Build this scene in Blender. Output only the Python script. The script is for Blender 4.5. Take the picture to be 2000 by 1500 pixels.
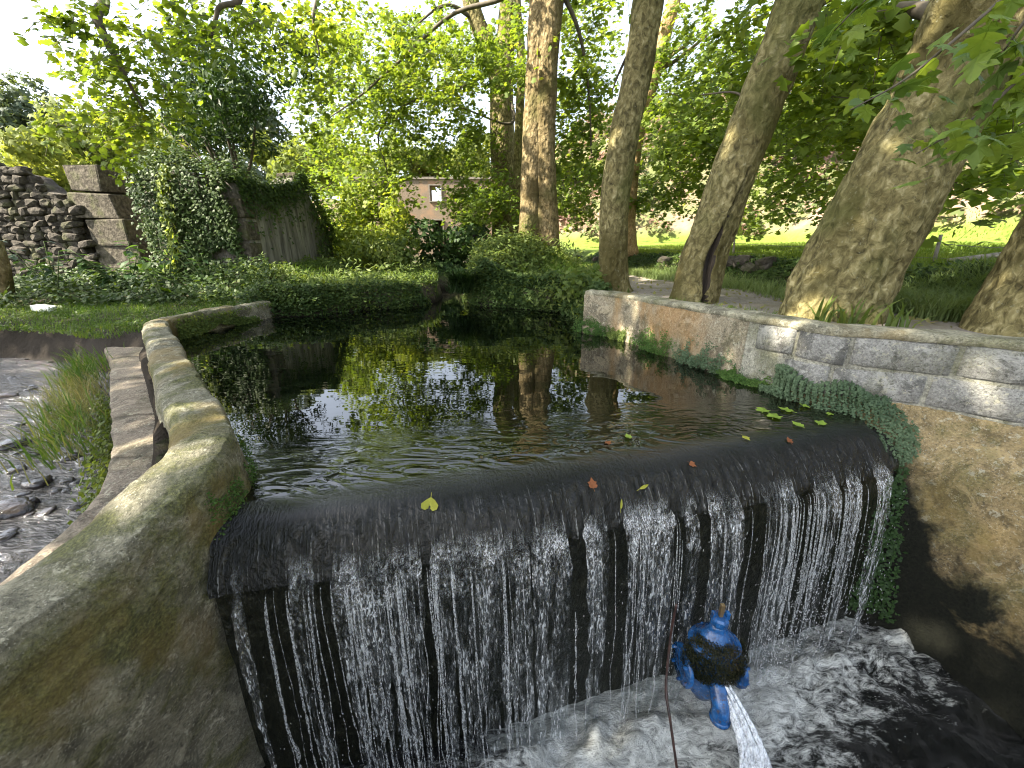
import bpy, math, random
import numpy as np
from mathutils import Vector, Matrix

# ------------------------------------------------------------------ scene, camera, sky, sun
sc = bpy.context.scene
for o in list(bpy.data.objects):
    bpy.data.objects.remove(o)
COL = sc.collection
R = math.radians
rng = np.random.default_rng(7)
random.seed(7)

CAM_Z = 1.0
PITCH = R(19.0)
FPX = 750.0
cam_d = bpy.data.cameras.new("camera")
cam_d.sensor_width = 36.0
cam_d.lens = FPX / 2000.0 * 36.0
cam_d.clip_start = 0.02
cam_d.clip_end = 2000.0
cam = bpy.data.objects.new("camera", cam_d)
cam.location = (0, 0, CAM_Z)
cam.rotation_euler = (R(90) - PITCH, 0, 0)
COL.objects.link(cam)
sc.camera = cam

TO_SUN = Vector((-0.66, -0.22, 0.72)).normalized()
SUN_EL = math.asin(TO_SUN.z)
SUN_AZ = math.atan2(TO_SUN.x, TO_SUN.y)
world = bpy.data.worlds.new("World")
sc.world = world
world.use_nodes = True
wn = world.node_tree
wn.nodes.clear()
w_out = wn.nodes.new("ShaderNodeOutputWorld")
w_bg = wn.nodes.new("ShaderNodeBackground")
w_sky = wn.nodes.new("ShaderNodeTexSky")
w_sky.sky_type = 'NISHITA'
w_sky.sun_disc = False
w_sky.sun_elevation = SUN_EL
w_sky.sun_rotation = SUN_AZ
w_sky.dust_density = 2.5
w_sky.air_density = 1.0
w_bg.inputs[1].default_value = 0.125
w_hs = wn.nodes.new("ShaderNodeHueSaturation")      # hazy, pale summer sky
w_hs.inputs["Saturation"].default_value = 0.5
wn.links.new(w_sky.outputs[0], w_hs.inputs["Color"])
wn.links.new(w_hs.outputs[0], w_bg.inputs[0])
wn.links.new(w_bg.outputs[0], w_out.inputs[0])

sun_d = bpy.data.lights.new("sun", 'SUN')
sun_d.energy = 5.0
sun_d.angle = R(0.5)
sun_d.color = (1.0, 0.91, 0.74)
sun = bpy.data.objects.new("sun", sun_d)
sun.rotation_euler = TO_SUN.to_track_quat('Z', 'Y').to_euler()
COL.objects.link(sun)

sc.view_settings.view_transform = 'Standard'
sc.view_settings.look = 'None'
sc.view_settings.exposure = 2.3
sc.view_settings.gamma = 1.0
sc.view_settings.use_curve_mapping = False
cy = sc.cycles
cy.use_denoising = True
cy.max_bounces = 8
cy.diffuse_bounces = 4
cy.glossy_bounces = 4
cy.transmission_bounces = 6
cy.transparent_max_bounces = 16
cy.caustics_reflective = False
cy.caustics_refractive = False
cy.sample_clamp_indirect = 6.0
cy.filter_width = 1.1

# ------------------------------------------------------------------ small helpers
SP, CP = math.sin(PITCH), math.cos(PITCH)


def ray(px, py):
    u = (px - 1000.0) / FPX
    v = (750.0 - py) / FPX
    return np.array([u, CP + v * SP, -SP + v * CP])


def atz(px, py, z):
    d = ray(px, py)
    t = (z - CAM_Z) / d[2]
    return np.array([0, 0, CAM_Z]) + d * t


def aty(px, py, y):
    d = ray(px, py)
    return np.array([0, 0, CAM_Z]) + d * (y / d[1])


def sstep(a, b, x):
    t = np.clip((x - a) / (b - a), 0, 1)
    return t * t * (3 - 2 * t)


# value noise in numpy ------------------------------------------------
def _hash(ix, iy, iz):
    n = (ix * 374761393 + iy * 668265263 + iz * 1274126177) & 0xFFFFFFFF
    n = ((n ^ (n >> 13)) * 1274126177) & 0xFFFFFFFF
    n = n ^ (n >> 16)
    return (n & 0xFFFF) / 32767.5 - 1.0


def vnoise(p):
    p = np.asarray(p, dtype=np.float64)
    i = np.floor(p).astype(np.int64)
    f = p - i
    f = f * f * (3 - 2 * f)
    r = 0
    for dx in (0, 1):
        for dy in (0, 1):
            for dz in (0, 1):
                w = (f[..., 0] if dx else 1 - f[..., 0]) * (f[..., 1] if dy else 1 - f[..., 1]) * (f[..., 2] if dz else 1 - f[..., 2])
                r = r + w * _hash(i[..., 0] + dx, i[..., 1] + dy, i[..., 2] + dz)
    return r


def fbm(p, oct=3):
    p = np.asarray(p, dtype=np.float64)
    a, s, r = 1.0, 1.0, 0
    for k in range(oct):
        r = r + a * vnoise(p * s + 17.3 * k)
        a *= 0.5
        s *= 2.03
    return r


# objects --------------------------------------------------------------
def tag(o, label=None, cat=None, group=None, kind=None):
    if label:
        o["label"] = label
    if cat:
        o["category"] = cat
    if group:
        o["group"] = group
    if kind:
        o["kind"] = kind
    return o


def empty(name, loc=(0, 0, 0)):
    o = bpy.data.objects.new(name, None)
    o.location = loc
    o.empty_display_size = 0.2
    COL.objects.link(o)
    return o


def link(name, me, parent=None, loc=None, rot=None, scale=None):
    o = bpy.data.objects.new(name, me)
    COL.objects.link(o)
    if loc is not None:
        o.location = loc
    if rot is not None:
        o.rotation_euler = rot
    if scale is not None:
        o.scale = scale
    if parent is not None:
        o.parent = parent
        o.matrix_parent_inverse = Matrix.Translation(-Vector(parent.location)) if parent.parent is None else parent_inv(parent)
    return o


def parent_inv(p):
    m = Matrix.Identity(4)
    q = p
    while q is not None:
        b = Matrix.LocRotScale(q.location, q.rotation_euler, q.scale)
        m = q.matrix_parent_inverse @ b @ m if q.parent else b @ m
        q = q.parent
    return m.inverted()


def mesh(name, verts, faces, mat=None, smooth=True, mats=None, midx=None):
    me = bpy.data.meshes.new(name)
    v = np.asarray(verts, dtype=np.float32)
    if isinstance(faces, np.ndarray):
        nf, k = faces.shape
        me.vertices.add(len(v))
        me.vertices.foreach_set("co", v.ravel())
        me.loops.add(nf * k)
        me.polygons.add(nf)
        me.polygons.foreach_set("loop_start", np.arange(0, nf * k, k, dtype=np.int32))
        me.polygons.foreach_set("loop_total", np.full(nf, k, dtype=np.int32))
        me.loops.foreach_set("vertex_index", faces.ravel().astype(np.int32))
    else:
        me.from_pydata([tuple(map(float, p)) for p in v], [], [tuple(map(int, f)) for f in faces])
    me.update(calc_edges=True)
    if smooth:
        me.polygons.foreach_set("use_smooth", np.ones(len(me.polygons), dtype=bool))
    if mats:
        for m in mats:
            me.materials.append(m)
        if midx is not None:
            me.polygons.foreach_set("material_index", np.asarray(midx, dtype=np.int32))
    elif mat:
        me.materials.append(mat)
    me.validate()
    return me


class MB:
    """collects pieces of one part"""
    def __init__(s):
        s.v, s.f, s.n = [], [], 0

    def add(s, v, f):
        v = np.asarray(v, dtype=np.float64)
        s.v.append(v)
        s.f.extend([tuple(int(i) + s.n for i in q) for q in f])
        s.n += len(v)
        return s

    def build(s, name, mat, parent=None, smooth=True):
        return link(name, mesh(name, np.concatenate(s.v), s.f, mat, smooth), parent)


def tube(pts, rad, segs=10, cap=True, lump=0.0, lscale=3.0, flare=None, seed=0):
    pts = np.asarray(pts, dtype=np.float64)
    n = len(pts)
    rad = np.broadcast_to(np.asarray(rad, dtype=np.float64), (n,))
    tang = np.gradient(pts, axis=0)
    tang /= np.linalg.norm(tang, axis=1)[:, None] + 1e-9
    ref = np.array([0.0, 1.0, 0.0]) if abs(tang[0][1]) < 0.8 else np.array([1.0, 0, 0])
    a = np.linspace(0, 2 * math.pi, segs, endpoint=False)
    V = []
    for i in range(n):
        t = tang[i]
        x = ref - t * ref.dot(t)
        x /= np.linalg.norm(x)
        y = np.cross(t, x)
        ref = x
        dirs = np.cos(a)[:, None] * x + np.sin(a)[:, None] * y
        r = np.full(segs, rad[i])
        if lump:
            r = r * (1 + lump * fbm((pts[i] + dirs * rad[i]) * lscale + seed, 3))
        if flare is not None:
            r = r * flare(i / (n - 1), a)
        V.append(pts[i] + dirs * r[:, None])
    V = np.concatenate(V)
    F = []
    for i in range(n - 1):
        for j in range(segs):
            k = (j + 1) % segs
            F.append((i * segs + j, i * segs + k, (i + 1) * segs + k, (i + 1) * segs + j))
    if cap:
        F.append(tuple(range(segs - 1, -1, -1)))
        F.append(tuple((n - 1) * segs + j for j in range(segs)))
    return V, F


def bez(pts, n=20):
    """smooth curve through points (Catmull-Rom)"""
    p = np.asarray(pts, dtype=np.float64)
    if len(p) == 2:
        t = np.linspace(0, 1, n)[:, None]
        return p[0] * (1 - t) + p[1] * t
    q = np.vstack([2 * p[0] - p[1], p, 2 * p[-1] - p[-2]])
    out = []
    m = len(p) - 1
    for s in np.linspace(0, m - 1e-6, n):
        i = int(s)
        t = s - i
        a, b, c, d = q[i], q[i + 1], q[i + 2], q[i + 3]
        out.append(0.5 * ((2 * b) + (-a + c) * t + (2 * a - 5 * b + 4 * c - d) * t ** 2 + (-a + 3 * b - 3 * c + d) * t ** 3))
    return np.array(out)


def boxv(sx, sy, sz, bev=0.0):
    """bevelled box centred on the origin"""
    if bev <= 0:
        v = [(x * sx / 2, y * sy / 2, z * sz / 2) for x in (-1, 1) for y in (-1, 1) for z in (-1, 1)]
        f = [(0, 1, 3, 2), (4, 6, 7, 5), (0, 4, 5, 1), (2, 3, 7, 6), (0, 2, 6, 4), (1, 5, 7, 3)]
        return np.array(v), f
    import bmesh
    bm = bmesh.new()
    bmesh.ops.create_cube(bm, size=1.0)
    for v in bm.verts:
        v.co = Vector((v.co.x * sx, v.co.y * sy, v.co.z * sz))
    bmesh.ops.bevel(bm, geom=list(bm.edges), offset=bev, segments=2, affect='EDGES', profile=0.6)
    bm.verts.index_update()
    v = np.array([tuple(q.co) for q in bm.verts])
    f = [tuple(q.index for q in p.verts) for p in bm.faces]
    bm.free()
    return v, f


def ico(sub=1):
    import bmesh
    bm = bmesh.new()
    bmesh.ops.create_icosphere(bm, subdivisions=sub, radius=1.0)
    v = np.array([tuple(q.co) for q in bm.verts])
    f = [tuple(q.index for q in p.verts) for p in bm.faces]
    bm.free()
    return v, f


def lathe(prof, segs=24, axis='z'):
    a = np.linspace(0, 2 * math.pi, segs, endpoint=False)
    V, F = [], []
    for r, z in prof:
        V.append(np.stack([r * np.cos(a), r * np.sin(a), np.full(segs, z)], 1))
    V = np.concatenate(V)
    n = len(prof)
    for i in range(n - 1):
        for j in range(segs):
            k = (j + 1) % segs
            F.append((i * segs + j, i * segs + k, (i + 1) * segs + k, (i + 1) * segs + j))
    F.append(tuple(range(segs - 1, -1, -1)))
    F.append(tuple((n - 1) * segs + j for j in range(segs)))
    if axis == 'x':
        V = V[:, [2, 0, 1]]
    elif axis == 'y':
        V = V[:, [1, 2, 0]]
    return V, F


# ------------------------------------------------------------------ leaf meshes
def tpl(out, tris, bend):
    p = np.array(out, dtype=np.float64)
    z = -bend * (np.abs(p[:, 0]) * 0.9 + np.maximum(p[:, 1] - 0.3, 0) ** 2 * 0.8)
    return np.column_stack([p, z]), np.array(tris)


L_PLANE = tpl([(0, 0), (.46, .06), (.24, .32), (.54, .58), (0, 1), (-.54, .58), (-.24, .32), (-.46, .06)],
              [(0, 1, 2), (0, 2, 4), (2, 3, 4), (0, 4, 6), (4, 5, 6), (0, 6, 7)], 0.35)
L_OVAL = tpl([(0, 0), (.34, .42), (0, 1), (-.34, .42)], [(0, 1, 2), (0, 2, 3)], 0.4)
L_LONG = tpl([(0, 0), (.16, .4), (0, 1), (-.16, .4)], [(0, 1, 2), (0, 2, 3)], 0.5)
L_IVY = tpl([(0, 0), (.5, .2), (.25, .5), (0, 1), (-.25, .5), (-.5, .2)], [(0, 1, 2), (0, 2, 3), (0, 3, 4), (0, 4, 5)], 0.3)
L_CLUMP = tpl([(0, 0), (.5, .1), (.2, .35), (.55, .7), (.1, .6), (0, 1), (-.5, .75), (-.15, .4), (-.5, .15)],
              [(0, 1, 2), (2, 3, 4), (0, 2, 7), (2, 4, 7), (4, 5, 6), (4, 6, 7), (7, 8, 0)], 0.5)


def leaf_cloud(name, P, N, S, shape, mat, parent=None, tip=None, jit=0.5, kind=None):
    """N leaves as one mesh. tip: preferred direction of the leaf tips"""
    P = np.asarray(P, dtype=np.float64)
    n = len(P)
    N = np.asarray(N, dtype=np.float64) + rng.normal(0, jit, (n, 3))
    N /= np.linalg.norm(N, axis=1)[:, None] + 1e-9
    T = rng.normal(0, 1, (n, 3))
    if tip is not None:
        T = T * 0.6 + np.asarray(tip)
    T = T - N * np.sum(T * N, 1)[:, None]
    T /= np.linalg.norm(T, axis=1)[:, None] + 1e-9
    B = np.cross(T, N)
    tv, tf = shape
    S = np.broadcast_to(np.asarray(S, dtype=np.float64), (n,))
    k = len(tv)
    zz = tv[None, :, 2] * rng.uniform(0.3, 1.5, (n, 1))
    V = P[:, None, :] + S[:, None, None] * (tv[None, :, 0, None] * B[:, None] + tv[None, :, 1, None] * T[:, None] + zz[:, :, None] * N[:, None])
    F = (tf[None] + (np.arange(n) * k)[:, None, None]).reshape(-1, 3)
    o = link(name, mesh(name, V.reshape(-1, 3), F, mat, smooth=False), parent)
    if kind:
        o["kind"] = kind
    return o


def grass_blades(name, P, H, mat, parent=None, lean=0.5, width=0.008, kind=None, bias=(0, 0, 0)):
    P = np.asarray(P, dtype=np.float64)
    n = len(P)
    H = np.broadcast_to(np.asarray(H, dtype=np.float64), (n,)) * rng.uniform(0.5, 1.2, n)
    a = rng.uniform(0, 2 * math.pi, n)
    D = np.stack([np.cos(a), np.sin(a), np.zeros(n)], 1) * (lean * rng.uniform(0.2, 1.4, n))[:, None] + np.asarray(bias)
    W = np.stack([-np.sin(a), np.cos(a), np.zeros(n)], 1) * width * rng.uniform(.6, 1.4, n)[:, None]
    up = np.array([0, 0, 1.0])
    ts = [0, .35, .7, 1.0]
    rows = []
    for t in ts:
        c = P + H[:, None] * (up * (t - 0.35 * t * t * lean) + D * (t * t))
        w = W * (1 - t * 0.75)
        rows += [c - w, c + w] if t < 1 else [c]
    V = np.stack(rows, 1)
    tf = np.array([(0, 1, 3), (0, 3, 2), (2, 3, 5), (2, 5, 4), (4, 5, 6)])
    F = (tf[None] + (np.arange(n) * 7)[:, None, None]).reshape(-1, 3)
    o = link(name, mesh(name, V.reshape(-1, 3), F, mat, smooth=False), parent)
    if kind:
        o["kind"] = kind
    return o


# ------------------------------------------------------------------ materials
class NT:
    def __init__(s, name):
        s.m = bpy.data.materials.new(name)
        s.m.use_nodes = True
        s.t = s.m.node_tree
        s.t.nodes.clear()
        s.out = s.t.nodes.new("ShaderNodeOutputMaterial")
        s.geo = s.t.nodes.new("ShaderNodeNewGeometry")
        s.pos = s.geo.outputs["Position"]

    def n(s, typ, **kw):
        nd = s.t.nodes.new(typ)
        for k, v in kw.items():
            setattr(nd, k, v)
        return nd

    def l(s, a, b):
        s.t.links.new(a, b)

    def put(s, sock, val):
        if hasattr(val, "is_output") or hasattr(val, "links"):
            s.l(val, sock)
        elif isinstance(val, (tuple, list)) and len(val) == 3 and sock.type == 'RGBA':
            sock.default_value = (*val, 1)
        else:
            sock.default_value = val

    def noise(s, scale, detail=4, rough=.55, stretch=None, off=0.0, dist=0.0):
        co = s.pos
        if stretch or off:
            mp = s.n("ShaderNodeMapping")
            s.l(s.pos, mp.inputs[0])
            mp.inputs["Scale"].default_value = stretch or (1, 1, 1)
            mp.inputs["Location"].default_value = (off, off * 1.7, off * .6)
            co = mp.outputs[0]
        nd = s.n("ShaderNodeTexNoise")
        s.l(co, nd.inputs["Vector"])
        nd.inputs["Scale"].default_value = scale
        nd.inputs["Detail"].default_value = detail
        nd.inputs["Roughness"].default_value = rough
        nd.inputs["Distortion"].default_value = dist
        return nd.outputs["Fac"]

    def voro(s, scale, feature='F1', stretch=None):
        co = s.pos
        if stretch:
            mp = s.n("ShaderNodeMapping")
            s.l(s.pos, mp.inputs[0])
            mp.inputs["Scale"].default_value = stretch
            co = mp.outputs[0]
        nd = s.n("ShaderNodeTexVoronoi", feature=feature)
        s.l(co, nd.inputs["Vector"])
        nd.inputs["Scale"].default_value = scale
        return nd.outputs["Distance"]

    def ramp(s, fac, stops):
        nd = s.n("ShaderNodeValToRGB")
        el = nd.color_ramp.elements
        while len(el) > 1:
            el.remove(el[-1])
        for i, (p, c) in enumerate(stops):
            e = el[0] if i == 0 else el.new(p)
            e.position = p
            c = (c, c, c) if isinstance(c, (int, float)) else c
            e.color = (*c, 1)
        s.put(nd.inputs[0], fac)
        return nd.outputs[0]

    def mix(s, fac, a, b, mode='MIX'):
        nd = s.n("ShaderNodeMix", data_type='RGBA', blend_type=mode)
        s.put(nd.inputs[0], fac)
        s.put(nd.inputs[6], a)
        s.put(nd.inputs[7], b)
        return nd.outputs[2]

    def math(s, op, a, b=0.0, c=None, clamp=False):
        nd = s.n("ShaderNodeMath", operation=op, use_clamp=clamp)
        s.put(nd.inputs[0], a)
        s.put(nd.inputs[1], b)
        if c is not None:
            s.put(nd.inputs[2], c)
        return nd.outputs[0]

    def rmap(s, val, a, b, c=0.0, d=1.0):
        nd = s.n("ShaderNodeMapRange", interpolation_type='SMOOTHSTEP')
        s.put(nd.inputs[0], val)
        for i, q in enumerate((a, b, c, d)):
            nd.inputs[i + 1].default_value = q
        return nd.outputs[0]

    def xyz(s, which):
        nd = s.n("ShaderNodeSeparateXYZ")
        s.l(s.pos, nd.inputs[0])
        return nd.outputs[which]

    def nz(s):
        nd = s.n("ShaderNodeSeparateXYZ")
        s.l(s.geo.outputs["Normal"], nd.inputs[0])
        return nd.outputs[2]

    def bump(s, h, strength=.5, dist=.02, normal=None):
        nd = s.n("ShaderNodeBump")
        nd.inputs["Strength"].default_value = strength
        nd.inputs["Distance"].default_value = dist
        s.put(nd.inputs["Height"], h)
        if normal is not None:
            s.l(normal, nd.inputs["Normal"])
        return nd.outputs[0]

    def bsdf(s, color, rough=.8, normal=None, **kw):
        nd = s.n("ShaderNodeBsdfPrincipled")
        s.put(nd.inputs["Base Color"], color)
        s.put(nd.inputs["Roughness"], rough)
        if normal is not None:
            s.l(normal, nd.inputs["Normal"])
        for k, v in kw.items():
            s.put(nd.inputs[k.replace("_", " ")], v)
        return nd.outputs[0]

    def mixs(s, fac, a, b):
        nd = s.n("ShaderNodeMixShader")
        s.put(nd.inputs[0], fac)
        s.l(a, nd.inputs[1])
        s.l(b, nd.inputs[2])
        return nd.outputs[0]

    def done(s, shader):
        s.l(shader, s.out.inputs[0])
        return s.m


def leaf_mat(name, stops, transl=.45, rough=.5, big=0.6, tcol=(1.25, 1.2, .45)):
    m = NT(name)
    rnd = m.geo.outputs["Random Per Island"]
    nz = m.noise(big, 2)
    f = m.math('ADD', m.math('MULTIPLY', rnd, .55), m.math('MULTIPLY', m.rmap(nz, .3, .7), .45))
    c = m.ramp(f, stops)
    pr = m.bsdf(c, max(rough, .5), Specular_IOR_Level=.16)
    tr = m.n("ShaderNodeBsdfTranslucent")
    m.l(m.mix(1.0, c, tcol, 'MULTIPLY'), tr.inputs[0])
    return m.done(m.mixs(transl, pr, tr.outputs[0]))


def build_materials():
    M = {}
    M['leaf_plane'] = leaf_mat("plane_leaf", [(0, (.085, .135, .025)), (.4, (.14, .205, .035)), (.8, (.21, .275, .045)), (1, (.3, .32, .06))], .55, .5, .5)
    M['leaf_sunny'] = leaf_mat("sunny_leaf", [(0, (.14, .19, .035)), (.5, (.23, .29, .05)), (1, (.35, .37, .08))], .5)
    M['leaf_dark'] = leaf_mat("laurel_leaf", [(0, (.018, .04, .012)), (.6, (.032, .065, .018)), (1, (.055, .09, .025))], .22, .35)
    M['leaf_ivy'] = leaf_mat("ivy_leaf", [(0, (.025, .05, .014)), (.5, (.05, .085, .024)), (.85, (.09, .13, .038)), (1, (.14, .17, .06))], .3, .45, 1.2)
    M['leaf_bank'] = leaf_mat("bank_leaf", [(0, (.05, .085, .02)), (.5, (.105, .15, .036)), (1, (.19, .225, .06))], .4, .5, 1.0)
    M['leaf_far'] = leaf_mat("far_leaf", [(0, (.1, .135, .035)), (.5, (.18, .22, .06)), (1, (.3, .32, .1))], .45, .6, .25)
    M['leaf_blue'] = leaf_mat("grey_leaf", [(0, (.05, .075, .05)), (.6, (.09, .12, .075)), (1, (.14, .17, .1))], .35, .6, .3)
    M['leaf_moss'] = leaf_mat("moss_leaf", [(0, (.03, .07, .015)), (.5, (.06, .12, .025)), (1, (.11, .17, .04))], .3, .6, 2.0)
    M['leaf_cress'] = leaf_mat("cress_leaf", [(0, (.05, .085, .045)), (.5, (.085, .13, .07)), (1, (.13, .18, .1))], .25, .55, 2.0, (1.1, 1.15, .7))
    M['brush'] = leaf_mat("hill_brush", [(0, (.05, .075, .025)), (.3, (.1, .13, .045)), (.5, (.16, .17, .07)), (.6, (.22, .15, .11)), (.85, (.27, .16, .125)), (1, (.32, .24, .17))], .3, .8, .22, (1.1, 1.05, .8))
    M['grass'] = leaf_mat("grass_blade", [(0, (.05, .1, .018)), (.6, (.09, .16, .03)), (.9, (.16, .21, .05)), (1, (.26, .24, .1))], .4, .6, .8)
    M['grass_dry'] = leaf_mat("dry_grass_blade", [(0, (.12, .16, .04)), (.5, (.22, .22, .08)), (1, (.34, .27, .13))], .4, .6, 1.5, (1.1, 1.05, .7))
    M['grass_pale'] = leaf_mat("pale_grass_blade", [(0, (.11, .16, .06)), (.6, (.18, .24, .09)), (1, (.3, .33, .17))], .4, .6, 1.0)
    M['grass_field'] = leaf_mat("field_grass_blade", [(0, (.08, .13, .02)), (.5, (.135, .195, .03)), (1, (.22, .26, .06))], .4, .6, .5)

    # bark of the plane trees: olive-tan with flaked patches
    def bark(name, a, b, c, d, sc_=1.0):
        m = NT(name)
        big = m.noise(2.2 * sc_, 3, .5, (1, 1, .5))
        fine = m.noise(17 * sc_, 5, .6, (1, 1, .7), 2.0, .6)
        vor = m.voro(13 * sc_, 'F1', (1, 1, .55))
        col = m.ramp(fine, [(.3, a), (.45, b), (.58, c), (.72, d)])
        col = m.mix(m.rmap(big, .45, .68), col, (b[0] * .62, b[1] * .62, b[2] * .5))
        lich = m.rmap(m.noise(30, 4, .65, None, 5.0), .6, .7)
        col = m.mix(m.math('MULTIPLY', lich, .45), col, (.28, .28, .2))
        mossy = m.rmap(m.noise(1.1, 3, .5, None, 9.0), .5, .68)
        col = m.mix(m.math('MULTIPLY', mossy, .55), col, (.075, .085, .022))
        h = m.math('ADD', m.math('MULTIPLY', fine, .7), m.math('MULTIPLY', m.rmap(vor, 0, .6), .4))
        return m.done(m.bsdf(col, .85, m.bump(h, 1.0, .06), Specular_IOR_Level=.15))
    M['bark'] = bark("plane_bark", (.045, .038, .017), (.13, .11, .047), (.23, .197, .09), (.38, .335, .185))
    M['bark_pale'] = bark("pale_plane_bark", (.055, .04, .02), (.15, .112, .055), (.235, .18, .095), (.35, .285, .17))
    M['bark_sunlit'] = bark("sunlit_plane_bark", (.18, .11, .05), (.3, .2, .1), (.4, .28, .15), (.5, .38, .24))  # strong sun on this trunk is put into its orange colour
    m = NT("rotten_wood")
    f = m.noise(24, 5, .6, (1, 1, .15))
    M['rot'] = m.done(m.bsdf(m.ramp(f, [(.3, (.012, .01, .008)), (.6, (.05, .036, .024)), (.75, (.1, .075, .05))]), .9, m.bump(f, 1, .03)))
    m = NT("twig_bark")
    M['twig'] = m.done(m.bsdf(m.ramp(m.noise(9, 2), [(.3, (.05, .04, .028)), (.7, (.11, .09, .06))]), .85))

    # ground
    m = NT("earth_and_leaf_litter")
    f1, f2 = m.noise(1.3, 4), m.noise(14, 5, .65)
    dirt = m.ramp(f2, [(.3, (.05, .04, .03)), (.55, (.11, .09, .068)), (.75, (.2, .17, .135))])
    green = m.ramp(f2, [(.3, (.03, .055, .014)), (.7, (.085, .12, .03))])
    M['earth'] = None
    X, Y, Z = m.xyz(0), m.xyz(1), m.xyz(2)
    gmask = m.rmap(f1, .38, .58)
    base = m.mix(gmask, dirt, green)
    field = m.ramp(m.noise(6, 4, .7), [(.3, (.08, .125, .02)), (.6, (.14, .19, .035)), (.8, (.2, .22, .06))])
    fm = m.math('MULTIPLY', m.rmap(Z, .70, .80), m.rmap(X, 1.5, 3.5))
    base = m.mix(fm, base, field)
    hillc = m.ramp(m.noise(.6, 5, .65), [(.3, (.07, .09, .03)), (.48, (.14, .14, .065)), (.6, (.22, .15, .11)), (.75, (.27, .2, .15))])
    base = m.mix(m.rmap(Z, 1.55, 2.1), base, hillc)
    mud = m.math('MULTIPLY', m.rmap(Y, 5.55, 5.0), m.rmap(X, -3.6, -4.4))
    base = m.mix(m.math('MULTIPLY', mud, .9), base, m.ramp(f2, [(.3, (.02, .017, .014)), (.7, (.075, .062, .05))]))
    # wet dark bed below water level
    base = m.mix(m.rmap(m.math('ADD', Z, m.math('MULTIPLY', m.math('SUBTRACT', f2, .5), .12)), .02, .15), (.03, .025, .02), base)
    rgh = m.rmap(Z, -.5, -.3, .5, .95)
    M['earth'] = m.done(m.bsdf(base, rgh, m.bump(f2, .7, .04), Specular_IOR_Level=.1))

    m = NT("path_gravel")
    f1, f2 = m.noise(45, 4, .7), m.noise(2, 3)
    c = m.ramp(f1, [(.3, (.12, .1, .085)), (.55, (.24, .21, .18)), (.75, (.38, .34, .3))])
    c = m.mix(m.rmap(f2, .45, .65), c, (.16, .14, .09))
    M['path'] = m.done(m.bsdf(c, .9, m.bump(f1, .6, .02)))

    # old concrete of the left parapet
    def concrete(name, base, moss_amt=.6, ochre=True, orange=False, gray=False, splash_shade=False):
        m = NT(name)
        fine = m.noise(70, 5, .7)
        mid = m.noise(9, 5, .65, None, 3.0, .4)
        big = m.noise(1.7, 4, .55, None, 7.0, .3)
        c = m.ramp(fine, [(.28, tuple(q * .45 for q in base)), (.5, base), (.72, tuple(min(1, q * 1.55) for q in base))])
        c = m.mix(m.math('MULTIPLY', m.rmap(mid, .5, .68), .7), c, tuple(q * .42 for q in base))
        pa = m.noise(3.4, 6, .7, None, 71.0, .8)
        c = m.mix(m.math('MULTIPLY', m.rmap(pa, .52, .60), .75), c, tuple(q * .38 for q in base))
        pb = m.noise(4.3, 6, .72, None, 81.0, .9)
        c = m.mix(m.math('MULTIPLY', m.rmap(pb, .55, .62), .6), c, tuple(min(.6, q * 1.75) for q in base))
        pale = m.rmap(m.noise(23, 5, .75, None, 11.0, .5), .56, .64)
        c = m.mix(m.math('MULTIPLY', pale, .75), c, (.44, .42, .32))
        pits = m.rmap(m.noise(38, 4, .7, None, 15.0, .3), .57, .68)
        c = m.mix(m.math('MULTIPLY', pits, .65), c, (.05, .048, .035))
        sp1 = m.rmap(m.noise(125, 3, .6, None, 91.0), .60, .68)
        c = m.mix(m.math('MULTIPLY', sp1, .6), c, (.5, .48, .39))
        sp2 = m.rmap(m.noise(105, 3, .6, None, 95.0), .60, .68)
        c = m.mix(m.math('MULTIPLY', sp2, .6), c, (.03, .028, .02))
        mossf = m.math('MULTIPLY', m.rmap(m.noise(2.6, 5, .65, None, 21.0, .6), .46, .62), moss_amt)
        mosscol = m.ramp(m.noise(95, 4, .7, None, 99.0), [(.35, (.02, .026, .006)), (.5, (.075, .082, .02)), (.65, (.17, .17, .05))])
        c = m.mix(mossf, c, mosscol)
        if ochre:
            o = m.math('MULTIPLY', m.rmap(m.noise(2.2, 4, .6, (1, 1, .5), 33.0), .5, .66), .55)
            c = m.mix(o, c, (.2, .14, .045))
        if orange:
            oz = m.rmap(m.noise(2.0, 4, .6, (1, 1, .45), 41.0, .5), .42, .6)
            oc = m.ramp(m.noise(40, 5, .75), [(.3, (.17, .085, .025)), (.52, (.36, .2, .07)), (.7, (.44, .35, .22))])
            lim = m.math('MULTIPLY', m.rmap(m.math('ADD', m.xyz(1), m.math('MULTIPLY', m.noise(5, 3, .6, None, 51.0), .9)), 3.65, 4.15), m.rmap(m.xyz(1), 4.85, 4.6))
            c = m.mix(m.math('MULTIPLY', m.math('MULTIPLY', oz, lim), .62), c, oc)
        if splash_shade:          # wet black algae, plus the shade beside the fall painted into the colour
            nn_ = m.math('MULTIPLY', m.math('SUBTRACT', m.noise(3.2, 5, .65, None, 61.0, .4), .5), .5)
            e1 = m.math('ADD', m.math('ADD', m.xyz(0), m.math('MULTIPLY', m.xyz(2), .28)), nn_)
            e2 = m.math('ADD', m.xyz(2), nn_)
            wet_shade = m.math('MAXIMUM', m.math('MULTIPLY', m.rmap(e1, 2.48, 2.36), m.rmap(e2, -.02, -.2)), m.rmap(e2, -.95, -1.12))
            c = m.mix(wet_shade, c, m.ramp(fine, [(.3, (.002, .0025, .0015)), (.7, (.014, .015, .008))]))
        h = m.math('ADD', m.math('MULTIPLY', fine, .45), m.math('MULTIPLY', mid, .55))
        return m.done(m.bsdf(c, .88, m.bump(h, 1.0, .03), Specular_IOR_Level=.25))
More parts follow.
